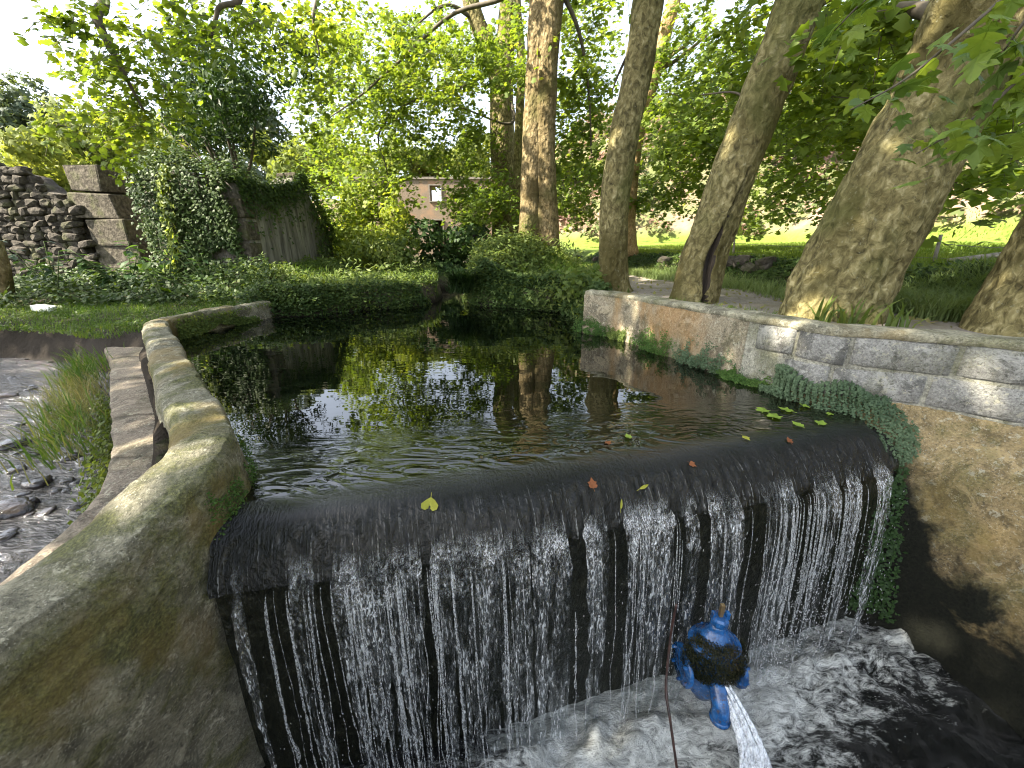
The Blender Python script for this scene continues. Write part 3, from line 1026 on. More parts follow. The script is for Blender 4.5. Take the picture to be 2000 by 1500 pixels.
def waterfall():
    vs, fs, n0 = [], [], 0
    gaps = [(.395, .415), (.462, .47), (.60, .608), (.685, .7), (.80, .806), (.885, .9), (.93, .94)]
    k = 0
    # broad wavy sheets
    s = -.015
    while s < .985:
        w = random.uniform(.005, .024)
        s2 = s + w
        if any(a < s2 and s < b for a, b in gaps) or random.random() < .09:
            s = s2 + .003
            continue
        cols = 7
        rows = 46
        end = random.uniform(.85, 1.0) if s < .7 else random.uniform(.6, 1.0)
        SK = np.array(SKIN)
        pre = 9
        rows += pre
        G = np.zeros((rows, cols, 3))
        eph = random.uniform(0, 99)
        for i in range(rows):
            if i < pre:
                o = .095 + (.203 - .095) * i / pre
                zz = float(np.interp(o, SK[:, 0], SK[:, 1])) + .004
                t, out, drop = 0.0, o - .208 + .006, None
            else:
                t = (i - pre) / (rows - pre - 1) * end
                drop = t * -(LOW_Z + .19)
                out = .004 + .115 * math.sqrt(max(drop, 0)) + .012 * min(1, t * 8)
                zz = -.222 - drop
            ragged = 1 + .4 * float(vnoise(np.array([eph, t * 9, 1.0]))) + .2 * float(vnoise(np.array([eph, t * 31, 3.0])))
            nar = (1 - .5 * t) * (ragged if i >= pre else 1 - .06 * (pre - i))
            for j in range(cols):
                ss = (s + s2) / 2 + (j / (cols - 1) - .5) * w * nar * 1.35
                lat = .02 * t * float(vnoise(np.array([ss * 60, t * 4, 2.0]))) + .006 * t * float(vnoise(np.array([ss * 200, t * 17, 4.0])))
                q = lip(ss, out + .012 * float(vnoise(np.array([ss * 160, t * 9 - s * 30, 5.0]))) * t) + CD * lat
                G[i, j] = (q[0], q[1], zz)
        idx = np.arange(rows * cols).reshape(rows, cols) + n0
        fs.append(np.stack([idx[:-1, :-1], idx[:-1, 1:], idx[1:, 1:], idx[1:, :-1]], -1).reshape(-1, 4))
        vs.append(G.reshape(-1, 3))
        n0 += rows * cols
        s = s2 + random.choice([0, 0, .001, .003])
    sheet_n = n0
    # ropes of water in front: beaded, wavering, in clusters
    cl = [random.uniform(.02, .985) for _ in range(34)]
    DROPS = []
    for q in range(120):
        s = random.choice(cl) + random.gauss(0, .012) if random.random() < .6 else random.uniform(.02, .985)
        if not .012 < s < .99 or (any(a < s < b for a, b in gaps) and random.random() < .85):
            continue
        rows = 90
        brk = s > .55 and random.random() < .7
        start = 0.0 if random.random() < .8 else random.uniform(.05, .4)
        end = random.uniform(.35, .75) if brk else random.uniform(.9, 1.02)
        t = np.linspace(start, end, rows)
        drop = t * -(LOW_Z + .2)
        big = random.random() < .35
        r0 = random.uniform(.0024, .0046) if big else random.uniform(.0008, .0022)
        ex = random.uniform(0, .03)
        th = np.sqrt(drop)
        ph = random.uniform(0, 99)
        sl = random.gauss(0, .012)
        lat = (sl * t + .035 * t * vnoise(np.column_stack([t * 3.0, t * 0 + ph, t * 0])) + .009 * t * vnoise(np.column_stack([t * 15, t * 0 + ph, t * 0 + 3])))
        oo = .012 * t * vnoise(np.column_stack([t * 9, t * 0 + ph, t * 0 + 7]))
        b0 = lip(s, .024 + ex)
        pts = np.column_stack([b0[0] + CN[0] * (.125 * th + oo) + CD[0] * lat, b0[1] + CN[1] * (.125 * th + oo) + CD[1] * lat, -.215 - drop])
        bead = vnoise(np.column_stack([t * 42 + ph, t * 0 + q, t * 0])) + .6 * vnoise(np.column_stack([t * 95 + ph, t * 0 + q, t * 0 + 2]))
        rad = r0 * np.clip(1 + .7 * bead * np.minimum(1, .2 + t * 1.4), .2, 2.2) * np.minimum(1, (t - start) * 14 + .15) * (1.25 - .4 * t)
        v, f = tube(pts, np.maximum(rad, .0004), 6, False)
        # flatten along the direction of flow so it reads as a twisted ribbon
        vs.append(v)
        fs.append(np.array(f) + n0)
        n0 += len(v)
        if brk:
            for k in range(random.randint(22, 46)):
                tt = random.uniform(end - .05, 1.0)
                DROPS.append((s + random.gauss(0, .002), tt, ex))
    FF = np.concatenate(fs)
    o = link("waterfall", mesh("waterfall", np.concatenate(vs), FF, None, True, [M['fall'], M['rope']], (FF[:, 0] >= sheet_n).astype(int)))
    tag(o, "curtain of falling water streaming over the weir", "waterfall", kind="stuff")
    # flying drops
    iv, jf = ico(1)
    jf = np.array(jf)
    N = 1500
    S = rng.uniform(.0, 1.0, N)
    late = rng.random(N) < .5
    S = np.where(late, 1 - rng.random(N) ** 1.4 * .45, S)
    T = rng.random(N) ** .6
    V = np.zeros((N, len(iv), 3))
    for i in range(N):
        t = T[i]
        q = lip(S[i], .03 + rng.normal(.02, .03) + .125 * math.sqrt(t))
        r = rng.uniform(.0007, .0021)
        V[i] = iv * np.array([r, r, r * rng.uniform(1.5, 5)]) + np.array([q[0], q[1], -.22 + t * (LOW_Z + .22)])
    # splash drops above the foam
    N2 = 6000
    V2 = np.zeros((N2, len(iv), 3))
    for i in range(N2):
        s = rng.uniform(.05, 1.0)
        q = lip(s, .12 + abs(rng.normal(0, .14)))
        r = rng.uniform(.0007, .0026)
        V2[i] = iv * r + np.array([q[0], q[1], LOW_Z + .03 + abs(rng.normal(0, .06))])
    V3 = np.zeros((len(DROPS), len(iv), 3))
    for i, (ss, tt, ex) in enumerate(DROPS):
        q = lip(ss, .024 + ex + .125 * math.sqrt(tt * -(LOW_Z + .2)) + rng.normal(0, .006))
        r = rng.uniform(.0010, .0034)
        V3[i] = iv * np.array([r, r, r * rng.uniform(1, 2.6)]) + np.array([q[0], q[1], -.215 + tt * (LOW_Z + .2)])
    V = np.concatenate([V, V2, V3])
    F = (jf[None] + (np.arange(len(V)) * len(iv))[:, None, None]).reshape(-1, 3)
    o = link("water_drops", mesh("water_drops", V.reshape(-1, 3), F, M['drop']))
    tag(o, "bright drops of water flying off the weir curtain", "water drops", kind="stuff")


waterfall()


# ------------------------------------------------------------------ walls along a line
def line_frames(line):
    line = np.asarray(line)
    t = np.gradient(line, axis=0)
    t /= np.linalg.norm(t, axis=1)[:, None]
    arc = np.concatenate([[0], np.cumsum(np.linalg.norm(np.diff(line, axis=0), axis=1))])
    return t, arc


def resample(line, step):
    line = np.asarray(line)
    arc = np.concatenate([[0], np.cumsum(np.linalg.norm(np.diff(line, axis=0), axis=1))])
    n = max(2, int(arc[-1] / step))
    s = np.linspace(0, arc[-1], n)
    return np.column_stack([np.interp(s, arc, line[:, k]) for k in range(line.shape[1])])


def loft(rows, mat, name, parent=None, noise=0.0, nscale=4.0, fine=0.0, closed=False):
    A = np.asarray(rows)
    n, s = A.shape[:2]
    if noise:
        nn = np.stack([fbm(A * nscale + 5, 3), fbm(A * nscale + 31, 3), fbm(A * nscale + 77, 3)], -1)
        A = A + nn * noise
    if fine:
        nn = np.stack([fbm(A * 30 + 5, 2), fbm(A * 30 + 31, 2), fbm(A * 30 + 77, 2)], -1)
        A = A + nn * fine
    idx = np.arange(n * s).reshape(n, s)
    f = np.stack([idx[:-1, :-1], idx[1:, :-1], idx[1:, 1:], idx[:-1, 1:]], -1).reshape(-1, 4)
    f = list(map(tuple, f))
    f.append(tuple(idx[0, :]))
    f.append(tuple(idx[-1, ::-1]))
    return link(name, mesh(name, A.reshape(-1, 3), f, mat), parent)


def left_parapet():
    root = empty("pool_parapet", (-1.3, 1.5, -.2))
    tag(root, "mossy concrete parapet wall with rounded top, bending along the pool's left edge", "wall")
    L = resample(LW, .022)
    t, arc = line_frames(L)
    nrm = np.column_stack([t[:, 1], -t[:, 0]])          # points to the outer (left) side when walking towards the viewer
    # walking from far to near: left-hand side is +x ; make the normal point outward (away from the pool)
    test = L[len(L) // 3] + nrm[len(L) // 3]
    if sdist(np.array([test[0]]), np.array([test[1]]), POOL)[0] < 0:
        nrm = -nrm
    rows = []
    near = sstep(1.9, .9, L[:, 1])
    W = .225 + .07 * near
    tops = LW_TOP - .19 * sstep(1.5, .7, L[:, 1]) - .12 * sstep(.8, -.2, L[:, 1])
    for i in range(len(L)):
        w = W[i]
        b = near[i]
        top = float(tops[i])
        # profile (offset outward, height): inner foot -> inner edge -> top -> outer edge -> outer foot
        c = float(sstep(1.05, .7, L[i, 1])) * .025
        prof = [(.13 * b, -1.75), (.10 * b - c, -.9), (.05 * b - c, -.6), (.025 * b - c, -.45), (.0 * b - c * .9, top - .30), (-.01 * b - c * .2, top - .22), (.0, top - .17), (.0, top - .09), (.002, top - .04), (.010, top - .014), (.03, top - .003),
                (w * .5, top + .004), (w - .06, top - .004), (w - .025, top - .02), (w - .006, top - .05), (w, top - .10), (w + .01, .0), (w + .02, -.2), (w + .03, -.55)]
        p = bez([(a, z, 0) for a, z in prof], 80)[:, :2]
        rows.append(np.column_stack([L[i, 0] + nrm[i, 0] * p[:, 0], L[i, 1] + nrm[i, 1] * p[:, 0], p[:, 1]]))
    loft(rows, M['parapet'], "wall_body", root, .014, 4.0, .0055)
    # flaked patch of old whitewash low on the near face
    i0 = int(np.argmin(np.abs(L[:, 1] - .72)))
    P, F = [], []
    for k in range(70):
        i = i0 + int(rng.integers(-3, 4))
        z = -.22 + rng.normal(0, .055)
        off = np.interp(z, [-.55, -.36, -.24, -.15], [-.15, -.135, -.10, -.03]) * near[i] - .012
        c = np.array([L[i, 0] + nrm[i, 0] * off, L[i, 1] + rng.normal(0, .03), z])
        r = rng.uniform(.004, .016)
        P.append((c, r))
    mb = MB()
    for c, r in P:
        a = np.linspace(0, 2 * math.pi, 7, endpoint=False)
        rr = r * rng.uniform(.6, 1.2, 7)
        v = np.column_stack([np.full(7, c[0]) + .004, c[1] + rr * np.cos(a), c[2] + rr * np.sin(a)])
        v2 = v + np.array([-.012, 0, 0])
        mb.add(np.vstack([v, v2]), [tuple(range(7)), tuple(range(13, 6, -1))] + [(j, (j + 1) % 7, 7 + (j + 1) % 7, 7 + j) for j in range(7)])
    return root, L, nrm, near


PARAPET, LWL, LWN, LWNEAR = left_parapet()


LOWF = {}


def low_face(t, f, z):
    k = .80 * float(sstep(.09, -.24, np.array(z))) + .20 * float(np.clip((-.05 - z) / 1.3, 0, 1.1))
    return t[0] * (1 - k) + f[0] * k, t[1] * (1 - k) + f[1] * k


def right_wall():
    root = empty("pool_wall", (2.1, 2.53, 0))
    tag(root, "grey concrete block wall with orange stained render, right edge of the pool", "wall")
    L = resample(RW, .03)
    t, arc = line_frames(L)
    nrm = np.column_stack([-t[:, 1], t[:, 0]])
    test = L[40] + nrm[40] * .3
    if sdist(np.array([test[0]]), np.array([test[1]]), POOL)[0] < 0:
        nrm = -nrm
    bend = float(np.interp(2.53, L[::-1, 1], arc[::-1]))
    start = float(np.interp(3.02, L[::-1, 1], arc[::-1]))
    # core of mortar and coping
    rows = []
    for i in range(len(L)):
        prof = [(.006, -.25), (.006, .1), (.006, RW_TOP - .03), (.21, RW_TOP - .03), (.22, .3), (.22, -.1)]
        rows.append([(L[i, 0] + nrm[i, 0] * a, L[i, 1] + nrm[i, 1] * a, z) for a, z in prof])
    loft(rows, M['mortar'], "mortar_core", root, .004, 6)
    rows = []
    for i in range(len(L)):
        prof = [(-.004, RW_TOP - .05), (-.012, RW_TOP - .03), (-.006, RW_TOP - .008), (.02, RW_TOP + .004), (.11, RW_TOP + .008), (.2, RW_TOP + .002), (.232, RW_TOP - .02), (.225, RW_TOP - .06)]
        p = bez([(a, z, 0) for a, z in prof], 16)[:, :2]
        rows.append([(L[i, 0] + nrm[i, 0] * a, L[i, 1] + nrm[i, 1] * a, z) for a, z in p])
    loft(rows, M['coping'], "coping", root, .008, 7, .003)
    # render coat over the far half
    m = arc < start
    ii = np.where(m)[0]
    rows = []
    for i in ii:
        e = sstep(start, start - .15, arc[i])
        o = .004 - .016 * e
        prof = [(o - .02, -.3), (o - .015, -.05), (o - .004, .15), (o, .3), (o, RW_TOP - .048), (.03, RW_TOP - .046), (.03, -.3)]
        p = np.array(prof)
        zz = np.linspace(0, 1, 5)
        rows.append([(L[i, 0] + nrm[i, 0] * a, L[i, 1] + nrm[i, 1] * a, z) for a, z in p])
    loft(rows, M['render_orange'], "render_coat", root, .006, 6, .002)
    # blocks, each following the line of the wall
    rowz = [(RW_TOP - .05, RW_TOP - .245, 0.06), (RW_TOP - .262, RW_TOP - .455, .31)]
    for r, (zt, zb, off) in enumerate(rowz):
        a = start + off
        while a < start + 4.2:
            ln = random.choice((.47, .49, .50)) if abs(a + .25 - bend) > .3 else .30
            ss = np.linspace(a + .008, a + ln - .008, 7)
            pr = random.uniform(.004, .010)
            rows = []
            tw = random.uniform(-.004, .004)
            for q, sv in enumerate(ss):
                c = np.array([np.interp(sv, arc, L[:, 0]), np.interp(sv, arc, L[:, 1])])
                nn = np.array([np.interp(sv, arc, nrm[:, 0]), np.interp(sv, arc, nrm[:, 1])])
                e = .006 if q in (0, 6) else 0.0
                prof = [(.03, zb), (.004 + e, zb + .002), (-pr + e, zb + .012), (-pr - .003 + e, (zt + zb) / 2), (-pr + e, zt - .012), (.004 + e, zt - .002), (.03, zt)]
                rows.append([(c[0] + nn[0] * o, c[1] + nn[1] * o, z + tw * (q - 3)) for o, z in prof])
            loft(rows, M['block'], "block", root, .003, 11, .0015)
            a += ln + .012
    # lower rendered face beside the fall, leaning out towards its foot
    top = [(L[i, 0] + nrm[i, 0] * -.004, L[i, 1] + nrm[i, 1] * -.004) for i in range(len(L)) if arc[i] > bend - .25]
    top = resample(np.array(top), .03)
    n = len(top)
    foot = bez([(2.08, 2.62), (2.14, 2.36), (2.27, 2.10), (2.50, 1.97), (2.64, 1.75), (2.76, 1.35), (2.9, .9), (3.1, .2), (3.35, -.8), (3.6, -1.8)], 300)
    fa = np.concatenate([[0], np.cumsum(np.linalg.norm(np.diff(foot, axis=0), axis=1))])
    ta = np.concatenate([[0], np.cumsum(np.linalg.norm(np.diff(top, axis=0), axis=1))])
    want = ta * fa[-1] / ta[-1]
    foot = np.column_stack([np.interp(want, fa, foot[:, k]) for k in (0, 1)])
    rows = []
    zs = np.concatenate([np.linspace(.072, -.35, 22), np.linspace(-.4, LOW_Z - .3, 24)])
    for i in range(n):
        row = [(*low_face(top[i], foot[i], z), z) for z in zs]
        row.append((top[i][0] + 1.2, top[i][1] + .8, LOW_Z - .3))
        row.append((top[i][0] + .1, top[i][1] + .1, .072))
        rows.append(row)
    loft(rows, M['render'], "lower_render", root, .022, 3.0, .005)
    LOWF['top'], LOWF['foot'] = top, foot
    # end stub turning into the bank
    return root, L, nrm, arc, start, bend


RWALL, RWL, RWN, RWARC, RW_START, RW_BEND = right_wall()

# ------------------------------------------------------------------ stone slab walk beside the parapet
def slab_walk():
    root = empty("stone_walk", (-2.9, 2.9, -.3))
    tag(root, "worn brown stone ledge running along the outside of the parapet", "ledge")
    outer = bez([(-4.95, 4.55), (-4.2, 3.85), (-3.2, 2.85), (-2.45, 2.1), (-1.95, 1.5), (-1.75, .8)], 60)
    inner = bez([(-4.2, 4.6), (-3.7, 3.85), (-2.7, 2.85), (-1.9, 2.05), (-1.45, 1.5), (-1.35, .8)], 60)
    cuts = [0, 9, 18, 29, 39, 49, 59]
    for a, b in zip(cuts[:-1], cuts[1:]):
        rows = []
        for i in np.linspace(a + .12, b - .12, 12):
            o = np.array([np.interp(i, np.arange(60), outer[:, k]) for k in (0, 1)])
            n = np.array([np.interp(i, np.arange(60), inner[:, k]) for k in (0, 1)])
            prof = [(0, -.55), (.0, -.2), (.005, -.13), (.04, -.10), (.3, -.085), (.7, -.08), (1.0, -.08), (1.0, -.5)]
            p = bez([(u, z, 0) for u, z in prof], 26)[:, :2]
            rows.append([(*(o * (1 - u) + n * u), z) for u, z in p])
        loft(rows, M['slab'], "slab", root, .014, 5, .004)


slab_walk()


# ------------------------------------------------------------------ trees
def trunk_mesh(path, rad, segs=40, rings=70, lump=.05, flare=.55, lscale=2.2, seed=0.0, crack=None, mat=None, ph=0.0):
    P = bez(path, rings)
    r = np.interp(np.linspace(0, 1, rings), np.linspace(0, 1, len(rad)), rad)
    fl = (lambda t, a: 1 + flare * math.exp(-t * 20) * (1 + .45 * np.cos(3 * a + ph) + .3 * np.cos(5 * a + 1 + ph))) if flare else None
    v, f = tube(P, r, segs, True, lump, lscale, fl, seed)
    ax = np.repeat(P, segs, axis=0)
    if len(ax) == len(v):
        dv = v - ax
        v = ax + dv * (1 + .05 * fbm(v * np.array([7, 7, 4.0]) + seed, 3) + .018 * fbm(v * np.array([26, 26, 15.0]), 2))[:, None]
    mats, mid = [mat], None
    if crack:
        a0, t_end, wid, dep = crack
        V = v.reshape(rings, segs, 3)
        mid = np.zeros(len(f), int)
        for i in range(rings):
            t = i / (rings - 1)
            if t > t_end:
                break
            c = P[i]
            w = wid * (1 - (t / t_end) ** 1.5) * (.8 + .35 * math.sin(t * 37))
            ac = a0 + .12 * math.sin(t * 21) + t * .35
            ang = np.linspace(0, 2 * math.pi, segs, endpoint=False)
            dd = np.abs((ang - ac + math.pi) % (2 * math.pi) - math.pi)
            k = np.clip(1 - dd / max(w, .02), 0, 1) ** .6
            lipk = np.exp(-((dd - w * 1.25) / .09) ** 2) * .05
            V[i] = c + (V[i] - c) * (1 - dep * k + lipk)[:, None]
            for j in range(segs):
                if dd[j] < w * .95 and dd[(j + 1) % segs] < w * 1.1:
                    q = i * segs + j
                    if q < len(f):
                        mid[q] = 1
        v = V.reshape(-1, 3)
        mats = [mat, M['rot']]
    return v, f, mats, mid, P


DENS = .8


class Tree:
    def __init__(s, name, label, base, group=None):
        s.root = empty(name, tuple(base))
        tag(s.root, label, "tree", group)
        s.pts, s.nrm, s.siz = [], [], []
        s.twig = MB()

    def trunk(s, path, rad, mat, name="trunk", **kw):
        v, f, mats, mid, P = trunk_mesh(path, rad, mat=mat, **kw)
        link(name, mesh(name, v, f, None, True, mats, mid), s.root)
        return P

    def limb(s, path, r0, r1, mat, n=22, segs=10):
        P = bez(path, n)
        v, f = tube(P, np.linspace(r0, r1, n), segs, True, .08, 3.0)
        link("limb", mesh("limb", v, f, mat), s.root)

    def spray(s, p, d, length, nleaf, size, droop=.5):
        """a leafy twig"""
        n = 5
        d = np.asarray(d) / np.linalg.norm(d)
        t = np.linspace(0, 1, n)[:, None]
        P = p + d * length * t + np.array([0, 0, -droop * length]) * t ** 2
        v, f = tube(P, np.linspace(.006, .002, n) * (.6 + size * 3), 3, False)
        s.twig.add(v, f)
        tt = rng.uniform(.08, 1.05, nleaf)[:, None]
        L = p + d * length * tt + np.array([0, 0, -droop * length]) * tt ** 2 + rng.normal(0, .4 * size + .05 * length, (nleaf, 3))
        s.pts.append(L)
        nn = np.tile([0, 0, 1.0], (nleaf, 1)) + rng.normal(0, .45, (nleaf, 3)) + np.array([-.25, -.25, 0])
        s.nrm.append(nn)
        s.siz.append(rng.uniform(.6, 1.15, nleaf) * size)

    def ellipse(s, px, py, rx, ry, y0, y1, count, nleaf=24, size=.118, length=.62, droop=.5):
        for _ in range(int(count * DENS)):
            a, r = random.uniform(0, 2 * math.pi), math.sqrt(random.random())
            p = aty(px + math.cos(a) * r * rx, py + math.sin(a) * r * ry, random.uniform(y0, y1))
            b = random.uniform(0, 2 * math.pi)
            s.spray(p, (math.cos(b), math.sin(b), random.uniform(-.5, .25)), length * random.uniform(.6, 1.3), nleaf, size, droop)

    def volume(s, c, r, count, nleaf=14, size=.16, length=.7):
        for _ in range(int(count)):
            q = rng.normal(0, 1, 3)
            q = q / np.linalg.norm(q) * rng.random() ** .45
            p = np.asarray(c) + q * np.asarray(r)
            b = random.uniform(0, 2 * math.pi)
            s.spray(p, (math.cos(b), math.sin(b), random.uniform(-.4, .3)), length * random.uniform(.6, 1.3), nleaf, size, .45)

    def finish(s, mat, shape=L_PLANE, name="crown"):
        if s.pts:
            c = leaf_cloud(name, np.concatenate(s.pts), np.concatenate(s.nrm), np.concatenate(s.siz), shape, mat, s.root, tip=(0, 0, -.7), jit=.15)
            if s.twig.n:
                s.twig.build("twigs", M['twig'], c)["kind"] = "stuff"


G_PLANE = "plane trees along the right bank"
BK = M['bark']


def gz(x, y):
    return float(ground_z(x, y)[0])


def trees():
    # ---- twin trunk behind the mound
    b = aty(1052, 522, 9.5)
    t = Tree("plane_tree", "twin stemmed pale plane tree rising behind the ivy mound", (b[0], b[1], gz(b[0], b[1])), G_PLANE)
    t.trunk([aty(1032, 545, 9.5), aty(1037, 470, 9.5), aty(1042, 300, 9.5), aty(1052, 130, 9.5), aty(1058, 0, 9.5), aty(1066, -260, 9.5), aty(1060, -520, 9.6)],
            [.33, .29, .25, .24, .24, .2, .12], M['bark_pale'], lump=.07, flare=.35, seed=3)
    t.trunk([aty(1076, 550, 9.35), aty(1072, 470, 9.35), aty(1066, 300, 9.35), aty(1070, 130, 9.35), aty(1080, 0, 9.35), aty(1105, -260, 9.3), aty(1150, -520, 9.2)],
            [.30, .25, .20, .21, .22, .19, .1], M['bark_pale'], lump=.08, flare=.4, seed=8)
    t.limb([aty(1050, -70, 9.5), aty(985, -5, 10), aty(880, 30, 10.5), aty(780, 120, 10.8), aty(700, 190, 11), aty(640, 232, 11.3)], .055, .012, M['twig'])
    t.limb([aty(1085, -40, 9.3), aty(1130, 60, 9.4), aty(1150, 180, 9.6), aty(1155, 300, 9.7)], .05, .012, M['twig'], segs=6)
    t.ellipse(1130, 90, 60, 130, 9, 13, 120)
    t.ellipse(1128, 260, 55, 120, 9.5, 13, 110)
    t.ellipse(1120, 370, 55, 60, 10, 13, 55)
    t.ellipse(985, 90, 60, 90, 9.5, 12.5, 70)
    t.ellipse(800, 120, 150, 90, 10, 12.5, 130)
    t.ellipse(1000, -260, 500, 200, 8, 13, 90)
    t.ellipse(960, 380, 40, 60, 10.5, 12, 40)
    t.finish(M['leaf_plane'])

    # ---- forked tree further back
    b = aty(985, 468, 14)
    t = Tree("plane_tree", "forked plane tree standing behind the twin stemmed one", (b[0], b[1], gz(b[0], b[1])), G_PLANE)
    t.trunk([aty(988, 500, 14), aty(985, 440, 14), aty(982, 300, 14), aty(980, 160, 14), aty(990, 60, 14), aty(998, -60, 14), aty(1000, -300, 14)],
            [.46, .42, .38, .36, .28, .24, .12], BK, flare=.3, seed=5)
    t.trunk([aty(980, 190, 14), aty(962, 110, 14), aty(935, 50, 14), aty(915, -20, 14), aty(890, -200, 14)], [.3, .27, .24, .22, .1], BK, "limb", flare=0, rings=40, segs=24)
    for q in ((985, 150, 1000, 240, 900, 210), (930, 40, 870, 10, 800, 60)):
        t.limb([aty(q[0], q[1], 14), aty(q[2], q[3], 13.5), aty(q[4], q[5], 13)], .07, .02, M['twig'], segs=6)
    t.limb([aty(980, 130, 14), aty(900, 170, 13.6), aty(800, 200, 13.2), aty(740, 260, 13), aty(755, 330, 12.9), aty(765, 400, 12.9)], .05, .01, M['twig'], segs=6)
    t.ellipse(720, 110, 110, 110, 12, 16, 170)
    t.ellipse(710, 280, 100, 130, 12, 16, 210)
    t.ellipse(850, 110, 100, 110, 12, 16, 170)
    t.ellipse(840, 240, 110, 70, 12, 16, 130)
    t.ellipse(770, 395, 45, 60, 11.5, 13, 60, length=.45)
    t.ellipse(925, 330, 55, 100, 12, 15, 130)
    t.ellipse(925, 400, 60, 40, 12, 14, 60, length=.4)
    t.ellipse(660, 400, 70, 80, 11.5, 15, 110)
    t.finish(M['leaf_plane'])

    b = aty(1014, 468, 13)
    t = Tree("plane_tree", "slender dark stemmed tree between the forked and twin trunks", (b[0], b[1], gz(b[0], b[1])), G_PLANE)
    t.trunk([aty(1012, 500, 13), aty(1010, 400, 13), aty(1014, 250, 13), aty(1018, 120, 13), aty(1010, 0, 13), aty(1000, -250, 13)], [.17, .15, .13, .12, .1, .05], BK, flare=.2, segs=20, rings=40)
    t.ellipse(1000, -150, 90, 160, 12, 14, 60)
    t.finish(M['leaf_plane'])

    # ---- the tree at the far end of the right wall
    b = aty(1200, 576, 6.3)
    t = Tree("plane_tree", "upright plane tree at the far end of the right pool wall", (b[0], b[1], gz(b[0], b[1])), G_PLANE)
    t.trunk([aty(1203, 590, 6.3), aty(1198, 520, 6.3), aty(1200, 400, 6.3), aty(1216, 280, 6.3), aty(1244, 150, 6.3), aty(1266, 0, 6.3), aty(1300, -250, 6.2), aty(1300, -500, 6.0)],
            [.235, .215, .21, .205, .195, .2, .16, .08], BK, lump=.06, flare=.4, seed=11, segs=64, rings=110)
    t.limb([aty(1250, 60, 6.4), aty(1210, 140, 6.8), aty(1195, 180, 7.0)], .03, .008, M['twig'], segs=6)
    t.ellipse(1300, 240, 60, 70, 7, 11, 50)
    t.ellipse(1180, -250, 260, 190, 6, 10, 50)
    t.finish(M['leaf_plane'])

    b = aty(1226, 475, 12)
    t = Tree("plane_tree", "sunlit orange forked plane tree partly hidden behind the upright trunk", (b[0], b[1], gz(b[0], b[1])), G_PLANE)
    t.trunk([aty(1228, 500, 12), aty(1226, 420, 12), aty(1240, 280, 12), aty(1275, 150, 12), aty(1300, 60, 12), aty(1330, -60, 12), aty(1350, -250, 12)],
            [.25, .22, .21, .2, .17, .15, .07], M['bark_sunlit'], flare=.2, segs=24, rings=50)
    t.limb([aty(1272, 160, 12), aty(1282, 90, 12.1), aty(1310, 20, 12.2), aty(1325, -60, 12.2)], .13, .1, M['bark_sunlit'])
    t.limb([aty(1275, 155, 12), aty(1310, 110, 11.8), aty(1345, 85, 11.6)], .08, .03, BK)
    t.limb([aty(1280, 140, 12), aty(1320, 118, 12), aty(1380, 70, 12)], .06, .03, BK)
    t.ellipse(1340, 130, 60, 120, 10.5, 14, 130)
    t.ellipse(1330, 330, 75, 80, 10.5, 14, 95)
    t.ellipse(1420, 330, 60, 90, 10.5, 14, 90)
    t.ellipse(1390, 180, 60, 130, 10, 14, 120)
    t.ellipse(1270, 390, 40, 30, 11, 13, 22, length=.4)
    t.finish(M['leaf_plane'])

    # ---- leaning tree with the hollow seam
    b = aty(1355, 592, 4.9)
    t = Tree("plane_tree", "leaning plane tree with a long black hollow seam up its trunk", (b[0], b[1], gz(b[0], b[1])), G_PLANE)
    t.trunk([aty(1350, 612, 4.9), aty(1358, 570, 4.9), aty(1382, 480, 4.9), aty(1425, 360, 4.88), aty(1470, 240, 4.85), aty(1522, 110, 4.8), aty(1562, 0, 4.75), aty(1640, -240, 4.6), aty(1720, -500, 4.4)],
            [.29, .27, .25, .235, .225, .22, .21, .17, .08], BK, lump=.05, flare=.2, segs=96, rings=150, seed=21, crack=(3.02, .42, .30, .45))
    t.limb([aty(1545, 30, 4.8), aty(1580, 20, 5.0), aty(1650, -20, 5.4)], .05, .03, BK)
    t.limb([aty(1460, 195, 4.85), aty(1430, 180, 4.95), aty(1370, 185, 5.2)], .014, .006, M['twig'], segs=6)
    t.ellipse(1470, 90, 70, 100, 6.5, 11, 95)
    t.ellipse(1600, 120, 90, 140, 6.5, 11, 150)
    t.ellipse(1560, 280, 90, 100, 7, 12, 70)
    t.ellipse(1480, 380, 60, 50, 8, 13, 26)
    t.ellipse(1500, -220, 260, 180, 5, 9, 120)
    t.finish(M['leaf_plane'])

    # ---- the big leaning tree
    b = aty(1620, 632, 3.7)
    t = Tree("plane_tree", "thickest plane tree, flaking bark, leaning hard to the right", (b[0], b[1], gz(b[0], b[1])), G_PLANE)
    t.trunk([aty(1605, 680, 3.7), aty(1622, 610, 3.7), aty(1660, 520, 3.7), aty(1722, 400, 3.68), aty(1790, 280, 3.65), aty(1860, 150, 3.6), aty(1935, 0, 3.5), aty(2060, -240, 3.3), aty(2200, -520, 3.1)],
            [.43, .40, .385, .37, .36, .35, .335, .28, .12], BK, lump=.06, flare=.2, segs=110, rings=170, seed=31)
    t.limb([aty(1900, 60, 3.5), aty(1800, 20, 4.0), aty(1700, 30, 4.6), aty(1640, 90, 5.2)], .07, .02, M['twig'], segs=8)
    t.ellipse(1690, 120, 90, 130, 5, 9, 100)
    t.ellipse(1690, 280, 70, 90, 6, 10, 42)
    t.ellipse(1620, 380, 60, 45, 7.5, 12, 24)
    t.ellipse(1730, 30, 120, 60, 4, 7, 50, size=.14)
    t.ellipse(1850, -240, 300, 190, 4, 9, 140)
    t.finish(M['leaf_plane'])

    # ---- trunk cut by the right edge, with the near hanging branch
    b = aty(1985, 655, 3.0)
    t = Tree("plane_tree", "plane trunk cut off by the right edge of the picture", (b[0], b[1], gz(b[0], b[1])), G_PLANE)
